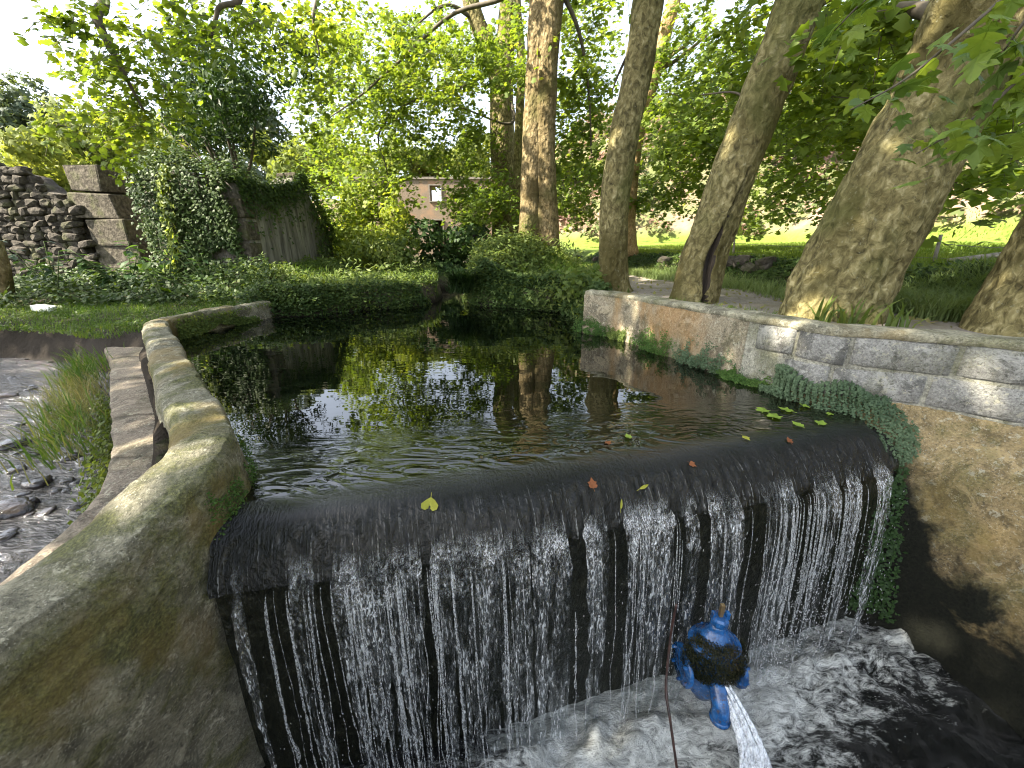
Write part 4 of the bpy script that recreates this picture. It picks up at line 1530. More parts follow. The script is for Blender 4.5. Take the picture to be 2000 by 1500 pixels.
    t.trunk([aty(1962, 700, 3.0), aty(1985, 640, 3.0), aty(2040, 540, 3.0), aty(2110, 430, 2.95), aty(2190, 300, 2.9), aty(2350, 60, 2.7), aty(2500, -300, 2.4)],
            [.33, .30, .27, .26, .25, .22, .12], BK, lump=.05, flare=.2, segs=48, rings=60, seed=41)
    t.ellipse(1930, 130, 80, 140, 4, 8, 80, size=.14)
    t.ellipse(1960, 290, 50, 60, 4.5, 7.5, 28, size=.13)
    t.ellipse(2150, 0, 150, 300, 3, 8, 80)
    t.finish(M['leaf_plane'])
    return t


NEAR_TREE = trees()


# ---- near hanging branch with leaves one can pick out one by one
def big_leaf(k):
    r = np.random.default_rng(100 + k)
    out = [(0, -.02), (.16, -.10), (.40, -.02), (.53, .16), (.36, .22), (.30, .34), (.46, .44), (.56, .66), (.36, .62), (.22, .60), (.14, .80), (0, 1.0)]
    out = out + [(-x, y) for x, y in out[-2:0:-1]]
    p = np.array(out) + r.normal(0, .015, (len(out), 2))
    c = np.array([[0, .30]])
    q = np.vstack([c, [[0, .1]], p])
    z = -.32 * np.abs(q[:, 0]) ** 1.3 - .30 * np.maximum(q[:, 1] - .2, 0) ** 2 + .03 * np.sin(q[:, 0] * 14 + k)
    v = np.column_stack([q, z])
    n = len(out)
    f = [(0, 2 + i, 2 + (i + 1) % n) for i in range(n)]
    # petiole
    st, sf = tube([(0, .28, .0), (0, 0, .0), (0, -.22, .05), (0, -.45, .14)], .008, 4, False)
    base = len(v)
    v = np.vstack([v, st])
    f = f + [tuple(i + base for i in q) for q in sf]
    return mesh("leaf", v, f, M['leaf_near'], smooth=False)


def leaf_mat_obj(name, stops):
    m = NT(name)
    oi = m.n("ShaderNodeObjectInfo")
    ve = m.noise(26, 3)
    f = m.math('ADD', m.math('MULTIPLY', oi.outputs["Random"], .8), m.math('MULTIPLY', ve, .25))
    c = m.ramp(f, stops)
    pr = m.bsdf(c, .45, m.bump(m.noise(60, 3), .3, .01), Specular_IOR_Level=.4)
    tr = m.n("ShaderNodeBsdfTranslucent")
    m.l(m.mix(1.0, c, (1.25, 1.2, .5), 'MULTIPLY'), tr.inputs[0])
    return m.done(m.mixs(.45, pr, tr.outputs[0]))


M['leaf_near'] = leaf_mat_obj("near_plane_leaf", [(0, (.07, .13, .03)), (.4, (.12, .19, .04)), (.75, (.18, .26, .045)), (1, (.25, .32, .055))])


def near_branch():
    t = NEAR_TREE.root
    paths = [
        [aty(2150, -150, 2.6), aty(1980, -20, 2.5), aty(1850, 90, 2.4), aty(1760, 160, 2.35), aty(1660, 215, 2.3)],
        [aty(2150, 60, 2.3), aty(2020, 130, 2.3), aty(1930, 210, 2.3), aty(1850, 265, 2.3), aty(1790, 300, 2.35)],
        [aty(1900, -150, 3.0), aty(1780, -60, 2.9), aty(1690, 0, 2.8), aty(1630, 60, 2.8)],
        [aty(2200, 150, 2.2), aty(2080, 200, 2.2), aty(1990, 245, 2.2)],
        [aty(2100, -80, 2.1), aty(2010, 30, 2.1), aty(1960, 100, 2.15)],
    ]
    meshes = [big_leaf(k) for k in range(4)]
    counts = [30, 26, 22, 12, 16]
    for pth, cnt in zip(paths, counts):
        P = bez(pth, 24)
        v, f = tube(P, np.linspace(.012, .003, 24), 6)
        br = link("branch", mesh("branch", v, f, M['twig']), t)
        for k in range(cnt):
            u = random.uniform(.25, 1.0)
            i = min(23, int(u * 23))
            p = P[i] + np.array([random.gauss(0, .07), random.gauss(0, .09), random.gauss(-.04, .06)])
            size = random.uniform(.07, .15)
            # tips hang outwards and down, blades tilt towards the light
            rot = (random.gauss(-.55, .4), random.gauss(0, .4), random.uniform(0, 2 * math.pi))
            link("leaf", random.choice(meshes), br, tuple(p), rot, (size,) * 3)


near_branch()


# ---- overhanging tree whose trunk stands left of the viewer
def overhang():
    t = Tree("plane_tree", "leafy plane branches hanging into the picture at the top left", (-8.5, -3.5, gz(-8.5, -3.5)), "overhanging trees")
    t.trunk([(-8.5, -3.5, -.2), (-8.3, -3.2, 2.5), (-7.8, -2.4, 5.5), (-7.0, -1.2, 8.5), (-6.4, 0, 11)], [.5, .42, .38, .3, .1], BK, segs=32)
    t.limb([(-7.6, -2, 6.5), (-6.8, 1.2, 7.6), (-6.6, 4.0, 6.6), aty(140, -90, 6.2), aty(190, 40, 6.2), aty(235, 130, 6.2), aty(280, 215, 6.2)], .14, .012, M['twig'], n=40)
    t.limb([(-6.8, 1.2, 7.6), (-4.6, 4.2, 7.0), aty(440, -80, 6.6), aty(425, 20, 6.6), aty(405, 100, 6.6)], .09, .01, M['twig'], n=36)
    t.limb([(-4.6, 4.2, 7.0), (-3.6, 6.8, 6.6), aty(610, -60, 8.5), aty(612, 40, 8.5), aty(625, 110, 8.5)], .07, .01, M['twig'], n=36)
    E = t.ellipse
    kw = dict(nleaf=13, size=.105, length=.42)
    E(170, 30, 90, 35, 5.6, 7, 26, **kw)
    E(220, 90, 90, 45, 5.6, 7, 30, **kw)
    E(250, 165, 90, 50, 5.6, 7, 34, **kw)
    E(190, 235, 80, 40, 5.6, 7, 26, **kw)
    E(285, 215, 50, 50, 5.6, 7, 16, **kw)
    E(230, 300, 70, 30, 5.8, 7, 10, **kw)
    E(430, 40, 90, 45, 6, 7.4, 34, **kw)
    E(400, 90, 60, 35, 6, 7.4, 18, **kw)
    E(340, 15, 40, 30, 6, 7.4, 10, **kw)
    E(560, 50, 80, 70, 7.5, 10, 60, **kw)
    E(620, 130, 80, 90, 7.5, 10.5, 80, **kw)
    E(600, 235, 40, 60, 8, 10.5, 30, **kw)
    E(660, 40, 70, 60, 8, 10.5, 50, **kw)
    # the crown over the viewer, unseen and sized to shade the foreground
    t.volume((-6.5, -.5, 9.6), (6.5, 5.5, 2.2), 760, 12, .25, 1.0)
    t.volume((-5.5, 4.3, 9.8), (4.5, 2.6, 1.5), 190, 12, .25, 1.0)  # leaf mass out of view, added to shade the right-hand trunks
    t.volume((-14.0, 2.4, 9.8), (4.0, 3.4, 1.8), 190, 12, .25, 1.0)  # leaf mass out of view, added only to shade the left bank
    t.finish(M['leaf_plane'])


overhang()


# ------------------------------------------------------------------ trees and shrubs behind
def lobed(c, r, n, lobes, seed, up=.25):
    """points and normals spread through a crown of several lobes"""
    q = np.random.default_rng(seed)
    c, r = np.asarray(c, float), np.asarray(r, float)
    L = [c + q.normal(0, .42, 3) * r for _ in range(lobes)]
    P, N = [], []
    for k in range(lobes):
        m = n // lobes
        d = q.normal(0, 1, (m, 3))
        d /= np.linalg.norm(d, axis=1)[:, None]
        rad = q.uniform(.35, .62) * (.55 + .45 * q.random((m, 1)) ** .4)
        P.append(L[k] + d * rad * r)
        N.append(d + np.array([0, 0, up]))
    return np.concatenate(P), np.concatenate(N)


def back_tree(name, label, px, base_py, top_py, Y, rpx, mat, n=2600, leaf=.3, shape=L_CLUMP, lobes=9, seed=0, trunk=True, group="trees behind the ruins", cat="tree", zbase=None, frac=.62):
    top = aty(px, top_py, Y)
    x = top[0]
    z0 = gz(x, Y) if zbase is None else zbase
    root = empty(name, (x, Y, z0))
    tag(root, label, cat, group)
    H = top[2] - z0
    r = rpx * Y / FPX * 1.05
    rz = H * frac * .5
    c = (x, Y, top[2] - rz)
    P, N = lobed(c, (r, r, rz * 1.0), n, lobes, seed + 50)
    P[:, 2] = np.maximum(P[:, 2], z0 + .05)
    leaf_cloud("crown", P, N, rng.uniform(.6, 1.2, len(P)) * leaf, shape, mat, root, jit=.55)
    if trunk:
        v, f = tube(bez([(x, Y, z0 - .2), (x + .1, Y, z0 + H * .3), (x - .1, Y + .1, z0 + H * .75)], 14), np.linspace(max(.05, .035 * H), .03, 14), 10, True, .06)
        link("trunk", mesh("trunk", v, f, BK), root)
        for k in range(4):
            a = rng.uniform(0, 6.28)
            v, f = tube(bez([(x, Y, z0 + H * (.3 + .1 * k)), (x + math.cos(a) * r * .3, Y + math.sin(a) * r * .3, z0 + H * (.45 + .1 * k)), (x + math.cos(a) * r * .7, Y + math.sin(a) * r * .7, z0 + H * (.6 + .08 * k))], 8), np.linspace(.014 * H, .01, 8), 6)
            link("limb", mesh("limb", v, f, M['twig']), root)
    return root


def background():
    F, S, D, B = M['leaf_far'], M['leaf_sunny'], M['leaf_dark'], M['leaf_blue']
    T = [
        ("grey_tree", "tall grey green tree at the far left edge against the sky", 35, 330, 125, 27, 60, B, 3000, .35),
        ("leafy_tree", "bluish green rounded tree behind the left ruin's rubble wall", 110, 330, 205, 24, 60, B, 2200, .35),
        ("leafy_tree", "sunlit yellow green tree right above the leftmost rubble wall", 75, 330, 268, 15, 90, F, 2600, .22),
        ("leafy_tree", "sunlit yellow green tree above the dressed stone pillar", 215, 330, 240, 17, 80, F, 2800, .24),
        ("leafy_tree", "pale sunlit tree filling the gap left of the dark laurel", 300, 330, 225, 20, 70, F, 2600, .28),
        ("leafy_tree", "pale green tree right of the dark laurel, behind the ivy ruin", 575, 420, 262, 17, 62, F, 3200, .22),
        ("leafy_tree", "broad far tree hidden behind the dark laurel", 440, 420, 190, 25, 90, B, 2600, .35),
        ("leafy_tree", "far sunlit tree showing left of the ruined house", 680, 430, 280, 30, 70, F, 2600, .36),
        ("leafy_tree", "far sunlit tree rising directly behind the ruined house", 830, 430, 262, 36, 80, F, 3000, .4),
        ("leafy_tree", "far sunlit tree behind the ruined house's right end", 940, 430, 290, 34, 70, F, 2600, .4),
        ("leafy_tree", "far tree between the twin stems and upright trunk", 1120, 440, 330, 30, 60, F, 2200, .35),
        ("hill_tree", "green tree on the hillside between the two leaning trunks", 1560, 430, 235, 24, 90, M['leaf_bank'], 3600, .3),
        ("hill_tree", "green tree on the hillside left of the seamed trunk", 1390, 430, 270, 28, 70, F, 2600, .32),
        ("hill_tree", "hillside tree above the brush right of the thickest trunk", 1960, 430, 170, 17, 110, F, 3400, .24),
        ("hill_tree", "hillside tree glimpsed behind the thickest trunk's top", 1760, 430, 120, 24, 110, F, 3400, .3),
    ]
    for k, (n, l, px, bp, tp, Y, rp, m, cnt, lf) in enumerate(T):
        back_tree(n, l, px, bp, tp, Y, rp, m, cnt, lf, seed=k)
    # bright shrubs in the sun between ruin and house
    Sx = [
        ("shrub", "bright sunlit shrub hanging over the bank beside the ruin", 690, 545, 350, 12.5, 75, S, 3600, .12),
        ("shrub", "sunlit shrub left of the ruined house's foot", 745, 560, 420, 11.5, 60, S, 2600, .11),
        ("shrub", "bright bush against the far corner of the ivy ruin", 655, 560, 400, 13.5, 50, S, 2200, .12),
        ("shrub", "glossy dark green shrub in front of the ruined house", 870, 500, 428, 11.8, 85, D, 2600, .15),
        ("shrub", "low green shrub left of the glossy dark shrub", 760, 560, 455, 10.2, 55, M['leaf_bank'], 2200, .1),
    ]
    for k, (n, l, px, bp, tp, Y, rp, m, cnt, lf) in enumerate(Sx):
        back_tree(n, l, px, bp, tp, Y, rp, m, cnt, lf, L_IVY, 8, 70 + k, False, "shrubs beyond the pool", "shrub", frac=1.25)
    # brush covering the hillside: reads as one mass
    N = 900
    P, Nn = [], []
    q = np.random.default_rng(5)
    while len(P) < N:
        x, y = q.uniform(-14, 34), q.uniform(3, 44)
        z = gz(x, y)
        if z < 1.75:
            continue
        r = q.uniform(.5, 1.3)
        m = 85
        d = q.normal(0, 1, (m, 3))
        d /= np.linalg.norm(d, axis=1)[:, None]
        d[:, 2] = np.abs(d[:, 2])
        P.append(np.array([x, y, z]) + d * r * np.array([1.2, 1.2, .75]) * q.uniform(.5, 1, (m, 1)))
        Nn.append(d + np.array([0, 0, .4]))
    P, Nn = np.concatenate(P), np.concatenate(Nn)
    o = leaf_cloud("hillside_brush", P, Nn, rng.uniform(.12, .34, len(P)), L_CLUMP, M['brush'], jit=.5)
    tag(o, "dry pinkish and green brush covering the sunlit hillside", "brush", kind="stuff")


background()


# ------------------------------------------------------------------ ruins
def rock_mesh(k, mat, sub=2):
    v, f = ico(sub)
    v = np.sign(v) * np.abs(v) ** .55
    v = v * (1 + .26 * fbm(v * 1.1 + k * 9.1, 3))[:, None]
    return mesh("stone", v, f, mat, smooth=False)


ROCKS = [rock_mesh(k, M['basalt']) for k in range(6)]


def ruin_left():
    Y = 8.5
    root = empty("rubble_wall", (-10.2, Y, gz(-10.2, Y)))
    tag(root, "ruined rubble stone wall with broken top at the far left", "wall")
    x0, x1 = -11.8, -8.95

    def top(x):
        return 2.5 + .10 * math.sin(x * 2.3) - .42 * float(sstep(-9.75, -9.2, np.array(x)))
    xs = np.linspace(x0, x1, 40)
    rows = []
    for x in xs:
        t = top(x) - .08
        rows.append([(x, Y - .01, -.2), (x, Y - .01, t * .25), (x, Y - .01, t * .5), (x, Y - .01, t * .75), (x, Y, t), (x, Y + .6, t), (x, Y + .66, 0)])
    loft(rows, M['basalt'], "wall_core", root, .05, 6)
    n = 0
    z = .1
    while z < 2.7:
        h = random.uniform(.10, .18)
        x = x0 + random.uniform(0, .2)
        while x < x1:
            w = random.uniform(.10, .34)
            if z + h * .4 < top(x) and n < 290:
                link("stone", random.choice(ROCKS), root, (x + w / 2, Y + random.uniform(.0, .07), z + h / 2),
                     (random.uniform(-.2, .2), random.uniform(-.35, .35), random.uniform(-.2, .2)), (w * .52, random.uniform(.08, .13), h * random.uniform(.48, .6)))
                n += 1
            x += w * .95
        z += h * .93
    # dressed pier
    pier = empty("stone_pier", (-8.55, Y, gz(-8.55, Y)))
    tag(pier, "pier of big dressed stone blocks at the rubble wall's right end", "pier")
    specs = [(-8.22, .40, .62, .8), (-8.26, .90, .60, .9), (-8.32, 1.38, .56, .84), (-8.46, 1.87, .5, .98), (-8.44, 2.37, .5, .66)]
    for k, (x, zc, h, w) in enumerate(specs):
        v, f = boxv(w, .8, h * .95, .03)
        v = v + np.stack([fbm(v * 3 + k * 11, 2), fbm(v * 3 + k * 7 + 3, 2), fbm(v * 3 + k * 5 + 8, 2)], -1) * .06
        link("block", mesh("block", v, f, M['ashlar'], smooth=False), pier, (x, Y + .38, zc), (0, 0, random.uniform(-.04, .04)))
    # broken lintel stub behind
    return root


ruin_left()


def ruin_ivy():
    Y0, X1 = 8.5, -5.45
    root = empty("ruined_wall", (-6.4, Y0, gz(-6.4, Y0)))
    tag(root, "corner of a roofless stone ruin smothered in ivy, left of the pool", "ruin")
    # front wall
    xs = np.linspace(-7.35, X1 - .02, 30)
    rows = []
    for x in xs:
        t = 2.32 + .28 * math.exp(-((x + 6.7) / .5) ** 2) + .06 * math.sin(x * 5)
        rows.append([(x, Y0 + .01, -.2), (x, Y0 + .01, .8), (x, Y0 + .01, 1.6), (x, Y0 + .03, t - .05), (x, Y0 + .15, t), (x, Y0 + .55, t), (x, Y0 + .68, t - .1), (x, Y0 + .68, -.2)])
    loft(rows, M['ruin_render'], "wall", root, .03, 2.5, .004)
    ys = np.linspace(Y0 + .02, 12.4, 40)
    rows = []

    def rtop(y):
        return 2.28 + .2 * float(sstep(9.3, 10.6, np.array(y))) + .35 * math.exp(-((y - 11.0) / .35) ** 2) - .9 * float(sstep(11.3, 12.4, np.array(y)))
    for y in ys:
        t = rtop(y)
        rows.append([(X1, y, -.2), (X1, y, .8), (X1, y, 1.6), (X1 - .02, y, t - .06), (X1 - .1, y, t), (X1 - .5, y, t), (X1 - .62, y, t - .1), (X1 - .62, y, -.2)])
    loft(rows, M['streak'], "wall", root, .03, 2.5, .004)
    # quoin stones at the corner
    for k, zc in enumerate((.55, 1.0, 1.42, 1.84)):
        w = (.62, .42)[k % 2]
        v, f = boxv(w, .4, .36, .02)
        v = v + np.stack([fbm(v * 4 + k * 3, 2)] * 3, -1) * .015
        link("block", mesh("block", v, f, M['ashlar'], smooth=False), root, (X1 - w / 2 + .025, Y0 + .165, zc))
    v, f = boxv(.5, .36, .3, .03)
    v = v + np.stack([fbm(v * 4 + 51, 2), fbm(v * 4 + 31, 2), fbm(v * 4 + 71, 2)], -1) * .05
    link("block", mesh("block", v, f, M['ashlar'], smooth=False), root, (X1 - .25, 11.0, 2.72))
    # ivy: dense on the front and on the crown, hanging down the side
    P, N = [], []
    q = np.random.default_rng(12)
    n = 8600
    x = q.uniform(-7.45, X1 - .1, n)
    z = q.uniform(.2, 2.55, n)
    keep = (fbm(np.stack([x * 2, z * 2, z * 0], -1), 2) > -.5 - .5 * sstep(-6.2, -7.2, x) + .55 * sstep(-6.1, -5.5, x) * sstep(2.0, .6, z))
    x, z = x[keep], z[keep]
    P.append(np.column_stack([x, Y0 - .05 - np.abs(q.normal(0, .09, len(x))) * (.6 + z * .5), z]))
    N.append(np.tile([0, -1, .5], (len(x), 1)))
    n = 3000
    x = q.uniform(-7.5, X1 + .1, n)
    P.append(np.column_stack([x, Y0 + q.uniform(-.25, .7, n), 2.35 + .35 * np.exp(-((x + 6.75) / .5) ** 2) + np.abs(q.normal(0, .16, n))]))
    N.append(np.tile([0, -.4, 1.0], (n, 1)))
    n = 4200
    y = q.uniform(8.4, 12.4, n)
    t = np.array([rtop(a) for a in y])
    d = q.exponential(.22, n)
    P.append(np.column_stack([X1 + .05 + np.abs(q.normal(0, .06, n)), y, t + .12 - d]))
    N.append(np.tile([1, -.2, .5], (n, 1)))
    n = 1500
    y = q.uniform(8.4, 12.4, n)
    t = np.array([rtop(a) for a in y])
    P.append(np.column_stack([X1 - q.uniform(0, .6, n), y, t + np.abs(q.normal(0, .09, n))]))
    N.append(np.tile([0, 0, 1.0], (n, 1)))
    n = 1300
    y = q.uniform(11.2, 12.8, n)
    P.append(np.column_stack([X1 + .06 + np.abs(q.normal(0, .1, n)), y, q.uniform(.3, 2.2, n)]))
    N.append(np.tile([1, -.2, .3], (n, 1)))
    P, N = np.concatenate(P), np.concatenate(N)
    leaf_cloud("ivy", P, N, rng.uniform(.035, .085, len(P)), L_IVY, M['leaf_ivy'], root, tip=(0, 0, -.8), jit=.4)
    # bright young vine trailing down the left corner
    n = 220
    u = q.random(n)
    px = 325 - 12 * np.sin(u * 6) + q.normal(0, 7, n)
    py = 320 + 210 * u
    P = np.array([aty(a, b, 8.2) for a, b in zip(px, py)])
    leaf_cloud("vine", P, np.tile([-.3, -1, .5], (n, 1)), rng.uniform(.07, .13, n), L_IVY, M['leaf_sunny'], root, tip=(0, 0, -.8), jit=.4)
    # bare hanging stems
    for k in range(7):
        xx = q.uniform(-7.1, -5.7)
        v, f = tube(bez([(xx, Y0 - .1, 2.5), (xx + q.normal(0, .1), Y0 - .16, 1.7), (xx + q.normal(0, .15), Y0 - .14, .9)], 12), .006, 4)
        link("stem", mesh("stem", v, f, M['twig']), root)


ruin_ivy()


def laurel():
    c = aty(425, 218, 9.4)
    root = empty("laurel_tree", (-5.95, 9.2, 2.2))
    tag(root, "dark bushy laurel tree growing on top of the ivy ruin", "tree")
    P, N = lobed(c, (1.7, 1.2, 1.25), 9500, 14, 4)
    ok = P[:, 2] > 3.05
    P, N = P[ok], N[ok]
    cr = leaf_cloud("crown", P, N, rng.uniform(.09, .17, len(P)), L_LONG, M['leaf_dark'], root, tip=(0, 0, .3), jit=.6)
    for k in range(9):
        e = c + rng.normal(0, .5, 3) * np.array([1.3, .8, .5])
        b = np.array([-5.95 + rng.normal(0, .16), 9.2 + rng.normal(0, .1), 2.1])
        v, f = tube(bez([b, b * .6 + e * .4 + np.array([.1, 0, -.15]), e], 14), np.linspace(.045, .012, 14), 8)
        link("trunk", mesh("trunk", v, f, M['twig']), root)


laurel()


# ------------------------------------------------------------------ ruined house
def house():
    Y = 25.0
    root = empty("ruined_house", (aty(850, 470, Y)[0], Y, gz(-5, Y)))
    tag(root, "roofless pinkish two storey house shell behind the trees", "house")
    X0, X1 = aty(690, 400, Y)[0], aty(1000, 400, Y)[0]
    zt = aty(850, 352, Y)[2]
    z0 = gz(-5, Y) - .5
    wins = []
    for (a, b, c, d) in ((841, 364, 864, 394), (846, 431, 868, 470), (914, 433, 940, 470), (748, 372, 770, 400), (760, 432, 782, 470), (915, 368, 938, 397)):
        p, q = aty(a, b, Y), aty(c, d, Y)
        wins.append((p[0], q[0], max(q[2], z0 + 1.0), p[2]))
    xs = sorted(set([X0, X1] + [w[0] for w in wins] + [w[1] for w in wins]))
    zs = sorted(set([z0, zt] + [w[2] for w in wins] + [w[3] for w in wins]))
    th = .55
    mb = MB()
    for i in range(len(xs) - 1):
        for j in range(len(zs) - 1):
            cx, cz = (xs[i] + xs[i + 1]) / 2, (zs[j] + zs[j + 1]) / 2
            if any(w[0] < cx < w[1] and w[2] < cz < w[3] for w in wins):
                continue
            v, f = boxv(xs[i + 1] - xs[i], th, zs[j + 1] - zs[j])
            mb.add(v + np.array([cx, Y, cz]), f)
    mb.build("facade", M['house'], root, smooth=False)
    for sx in (X0 + .2, X1 - .2):
        v, f = boxv(.5, 7, zt - z0 - .35)
        link("side_wall", mesh("side_wall", v, f, M['house'], False), root, (sx, Y + th / 2 + 3.51, (zt + z0) / 2 - .17))
    for k, w in enumerate(wins):
        fr = MB()
        t = .06
        for (cx, cz, sx, sz) in (((w[0] + w[1]) / 2, w[3] + t / 2, w[1] - w[0] + 2 * t, t), ((w[0] + w[1]) / 2, w[2] - t / 2, w[1] - w[0] + 2 * t, t),
                                 (w[0] - t / 2, (w[2] + w[3]) / 2, t, w[3] - w[2]), (w[1] + t / 2, (w[2] + w[3]) / 2, t, w[3] - w[2])):
            v, f = boxv(sx, .1, sz)
            fr.add(v + np.array([cx, Y - th / 2 - .03, cz]), f)
        wf = fr.build("window_frame", M['trim'], root, smooth=False)
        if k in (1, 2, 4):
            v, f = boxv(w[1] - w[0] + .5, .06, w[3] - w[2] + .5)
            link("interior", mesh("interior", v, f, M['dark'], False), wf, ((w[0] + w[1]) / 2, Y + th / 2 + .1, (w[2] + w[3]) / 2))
    v, f = boxv(X1 - X0 + .25, th + .16, .12)
    link("cornice", mesh("cornice", v, f, M['trim'], False), root, ((X0 + X1) / 2, Y, zt + .062))


house()


# ------------------------------------------------------------------ ground cover
def scatter(poly, n, hmax, seed, thin=None):
    q = np.random.default_rng(seed)
    p = np.array(poly)
    P = []
    tot = 0
    while tot < n:
        x = q.uniform(p[:, 0].min(), p[:, 0].max(), n)
        y = q.uniform(p[:, 1].min(), p[:, 1].max(), n)
        k = in_poly(x, y, poly)
        x, y = x[k], y[k]
        z = terrain(x, y)
        w = z > -.3
        x, y, z = x[w], y[w], np.maximum(z[w], .0)
        if thin is not None:
            w = fbm(np.stack([x * thin, y * thin, x * 0], -1), 2) > q.uniform(-.9, .5, len(x))
            x, y, z = x[w], y[w], z[w]
        hm = hmax * (.35 + .65 * np.clip(.5 + .8 * fbm(np.stack([x * 1.7, y * 1.7, x * 0 + 3], -1), 2), 0, 1.3))
        P.append(np.column_stack([x, y, z + hm * q.random(len(x)) ** 1.0]))
        tot += len(x)
        if len(P) > 12:
            break
    P = np.concatenate(P)[:n]
    e = .06
    return P


def cover(name, label, poly, n, hmax, size, mat, seed, shape=L_IVY, thin=None, tip=None):
    P = scatter(poly, n, hmax, seed, thin)
    o = leaf_cloud(name, P, np.tile([0, -.35, 1.0], (len(P), 1)), rng.uniform(.6, 1.25, len(P)) * size, shape, mat, tip=tip, jit=.45)
    tag(o, label, "ground cover", kind="stuff")
    return o


def blades(name, label, poly, n, h, mat, seed, lean=.5, width=.006, thin=None, bias=(0, 0, 0)):
    P = scatter(poly, n, .0, seed, thin)
    o = grass_blades(name, P, h, mat, None, lean, width, bias=bias)
    tag(o, label, "grass", kind="stuff")
    return o


def vegetation():
    LB = [(-4.6, 6.6), (-3.7, 6.3), (-3.2, 6.45), (-2.6, 6.95), (-2.1, 7.3), (-1.7, 7.7), (-1.6, 8.4), (-1.8, 9.6), (-2.4, 12.5), (-5.4, 13), (-5.4, 8.6)]
    cover("bank_ivy", "low ivy covering the bank between the ruin and the pool", LB, 15000, .20, .065, M['leaf_bank'], 1)
    cover("bank_fringe", "dark leaves fringing the pool's left waterline", [(-4.25, 6.0), (-3.75, 5.95), (-3.2, 6.15), (-2.6, 6.75), (-2.0, 7.2), (-1.55, 7.65), (-1.6, 7.9), (-2.2, 7.5), (-2.8, 7.1), (-3.4, 6.9), (-4.25, 6.7)], 7500, .32, .05, M['leaf_ivy'], 2)
    MD = [(-1.1, 8.3), (-.8, 7.7), (-.2, 7.45), (.35, 7.2), (.9, 6.9), (1.0, 6.0), (1.25, 5.5), (1.5, 6.2), (1.7, 7.6), (1.6, 10.5), (.6, 11.2), (-.6, 11), (-1.05, 9.6)]
    cover("mound_ivy", "thick green creeper covering the mound beyond the pool", MD, 19000, .26, .07, M['leaf_bank'], 3)
    cover("mound_fringe", "leafy fringe hanging over the pool's far waterline", [(-1.0, 8.0), (-.75, 7.55), (-.2, 7.3), (.3, 7.02), (.82, 6.7), (.97, 5.9), (1.0, 5.1), (1.3, 5.1), (1.15, 6.3), (.9, 7.0), (0, 7.6), (-.7, 8.0)], 8000, .34, .06, M['leaf_ivy'], 4)
    cover("bank_sprigs", "long leaved weeds standing out of the bank ivy left of the inlet", LB, 2600, .42, .13, M['leaf_bank'], 21, L_LONG, 1.2, (0, 0, .6))
    cover("mound_sprigs", "long leaved weeds standing out of the mound's creeper", MD, 2600, .48, .13, M['leaf_bank'], 22, L_LONG, 1.2, (0, 0, .6))
    blades("bank_grass", "loose grass standing on the bank beside the ruin", LB, 2600, .3, M['grass'], 23, .8, .006, 1.5)
    LU = [(-13, 6.2), (-9, 6.0), (-6.5, 6.2), (-4.5, 6.4), (-4.3, 7.2), (-5.2, 8.5), (-8.0, 8.6), (-13, 8.5)]
    cover("undergrowth", "dark leafy undergrowth at the foot of the ruins", LU, 15000, .42, .085, M['leaf_ivy'], 5, L_OVAL)
    cover("clearing_weeds", "small bright weeds in the grass of the left clearing", [(-13, 4.9), (-6.6, 4.95), (-5.0, 4.7), (-4.4, 4.9), (-4.4, 6.6), (-8, 6.4), (-13, 6.3)], 6500, .07, .04, M['leaf_bank'], 6, L_OVAL)
    blades("clearing_grass", "short grass on the clearing left of the parapet", [(-13, 4.75), (-6.6, 4.85), (-5.0, 4.55), (-4.35, 4.75), (-4.35, 6.7), (-8, 6.4), (-13, 6.3)], 12000, .09, M['grass'], 7, .7, .004)
    # right bank: ivy on the field bank, grass by the path
    bl = [(q[0] + .05, q[1]) for q in BANK[1:8]]
    br = [(q[0] + .85, q[1]) for q in BANK[1:8]][::-1]
    cover("terrace_ivy", "dark ivy over the low terrace wall below the field", bl + br, 15000, .13, .065, M['leaf_ivy'], 8)
    gl = [(q[0] - .75, q[1]) for q in BANK[2:8]]
    gr = [(q[0] + .25, q[1]) for q in BANK[2:8]][::-1]
    blades("verge_grass", "long pale grass on the verge between path and terrace", gl + gr, 10000, .24, M['grass_pale'], 9, .9, .005)
    blades("verge_near_grass", "loose grey green grass heap right of the thickest trunk", [(3.75, 3.5), (4.5, 3.0), (5.6, 2.9), (5.2, 4.3), (4.5, 5.0), (4.0, 4.6)], 6500, .36, M['grass_pale'], 10, 1.0, .005)
    ed = [(q[0] + .75, q[1]) for q in BANK[1:8]]
    er = [(q[0] + 2.2, q[1]) for q in BANK[1:8]][::-1]
    blades("field_edge_grass", "tall sunlit grass along the edge of the field", ed + er, 9000, .13, M['grass_field'], 11, .5, .005)
    blades("field_grass", "sunlit meadow grass of the field", [(4, 14), (5.5, 8), (6.5, 5), (9, 3), (13.5, 4), (13.5, 14), (10, 19), (4, 21)], 22000, .09, M['grass_field'], 12, .5, .012)
    blades("wall_top_grass", "sparse grass behind the right wall's coping", [(1.6, 4.6), (1.95, 3.7), (2.25, 2.95), (2.6, 2.6), (2.8, 2.7), (2.5, 3.3), (2.2, 4.1), (1.8, 5.0)], 900, .13, M['grass'], 13, .7, .004)
    blades("mound_grass", "long grass blades on the bank around the twin trunk", [(.6, 7.6), (1.2, 6.2), (1.6, 6.4), (2.2, 9), (1.2, 10), (.7, 9.0)], 3200, .36, M['grass'], 14, .8, .006)
    cover("litter_leaves", "dry fallen leaves scattered on the gravel path", PATH, 1500, .01, .07, M['grass_dry'], 15, L_OVAL)


vegetation()


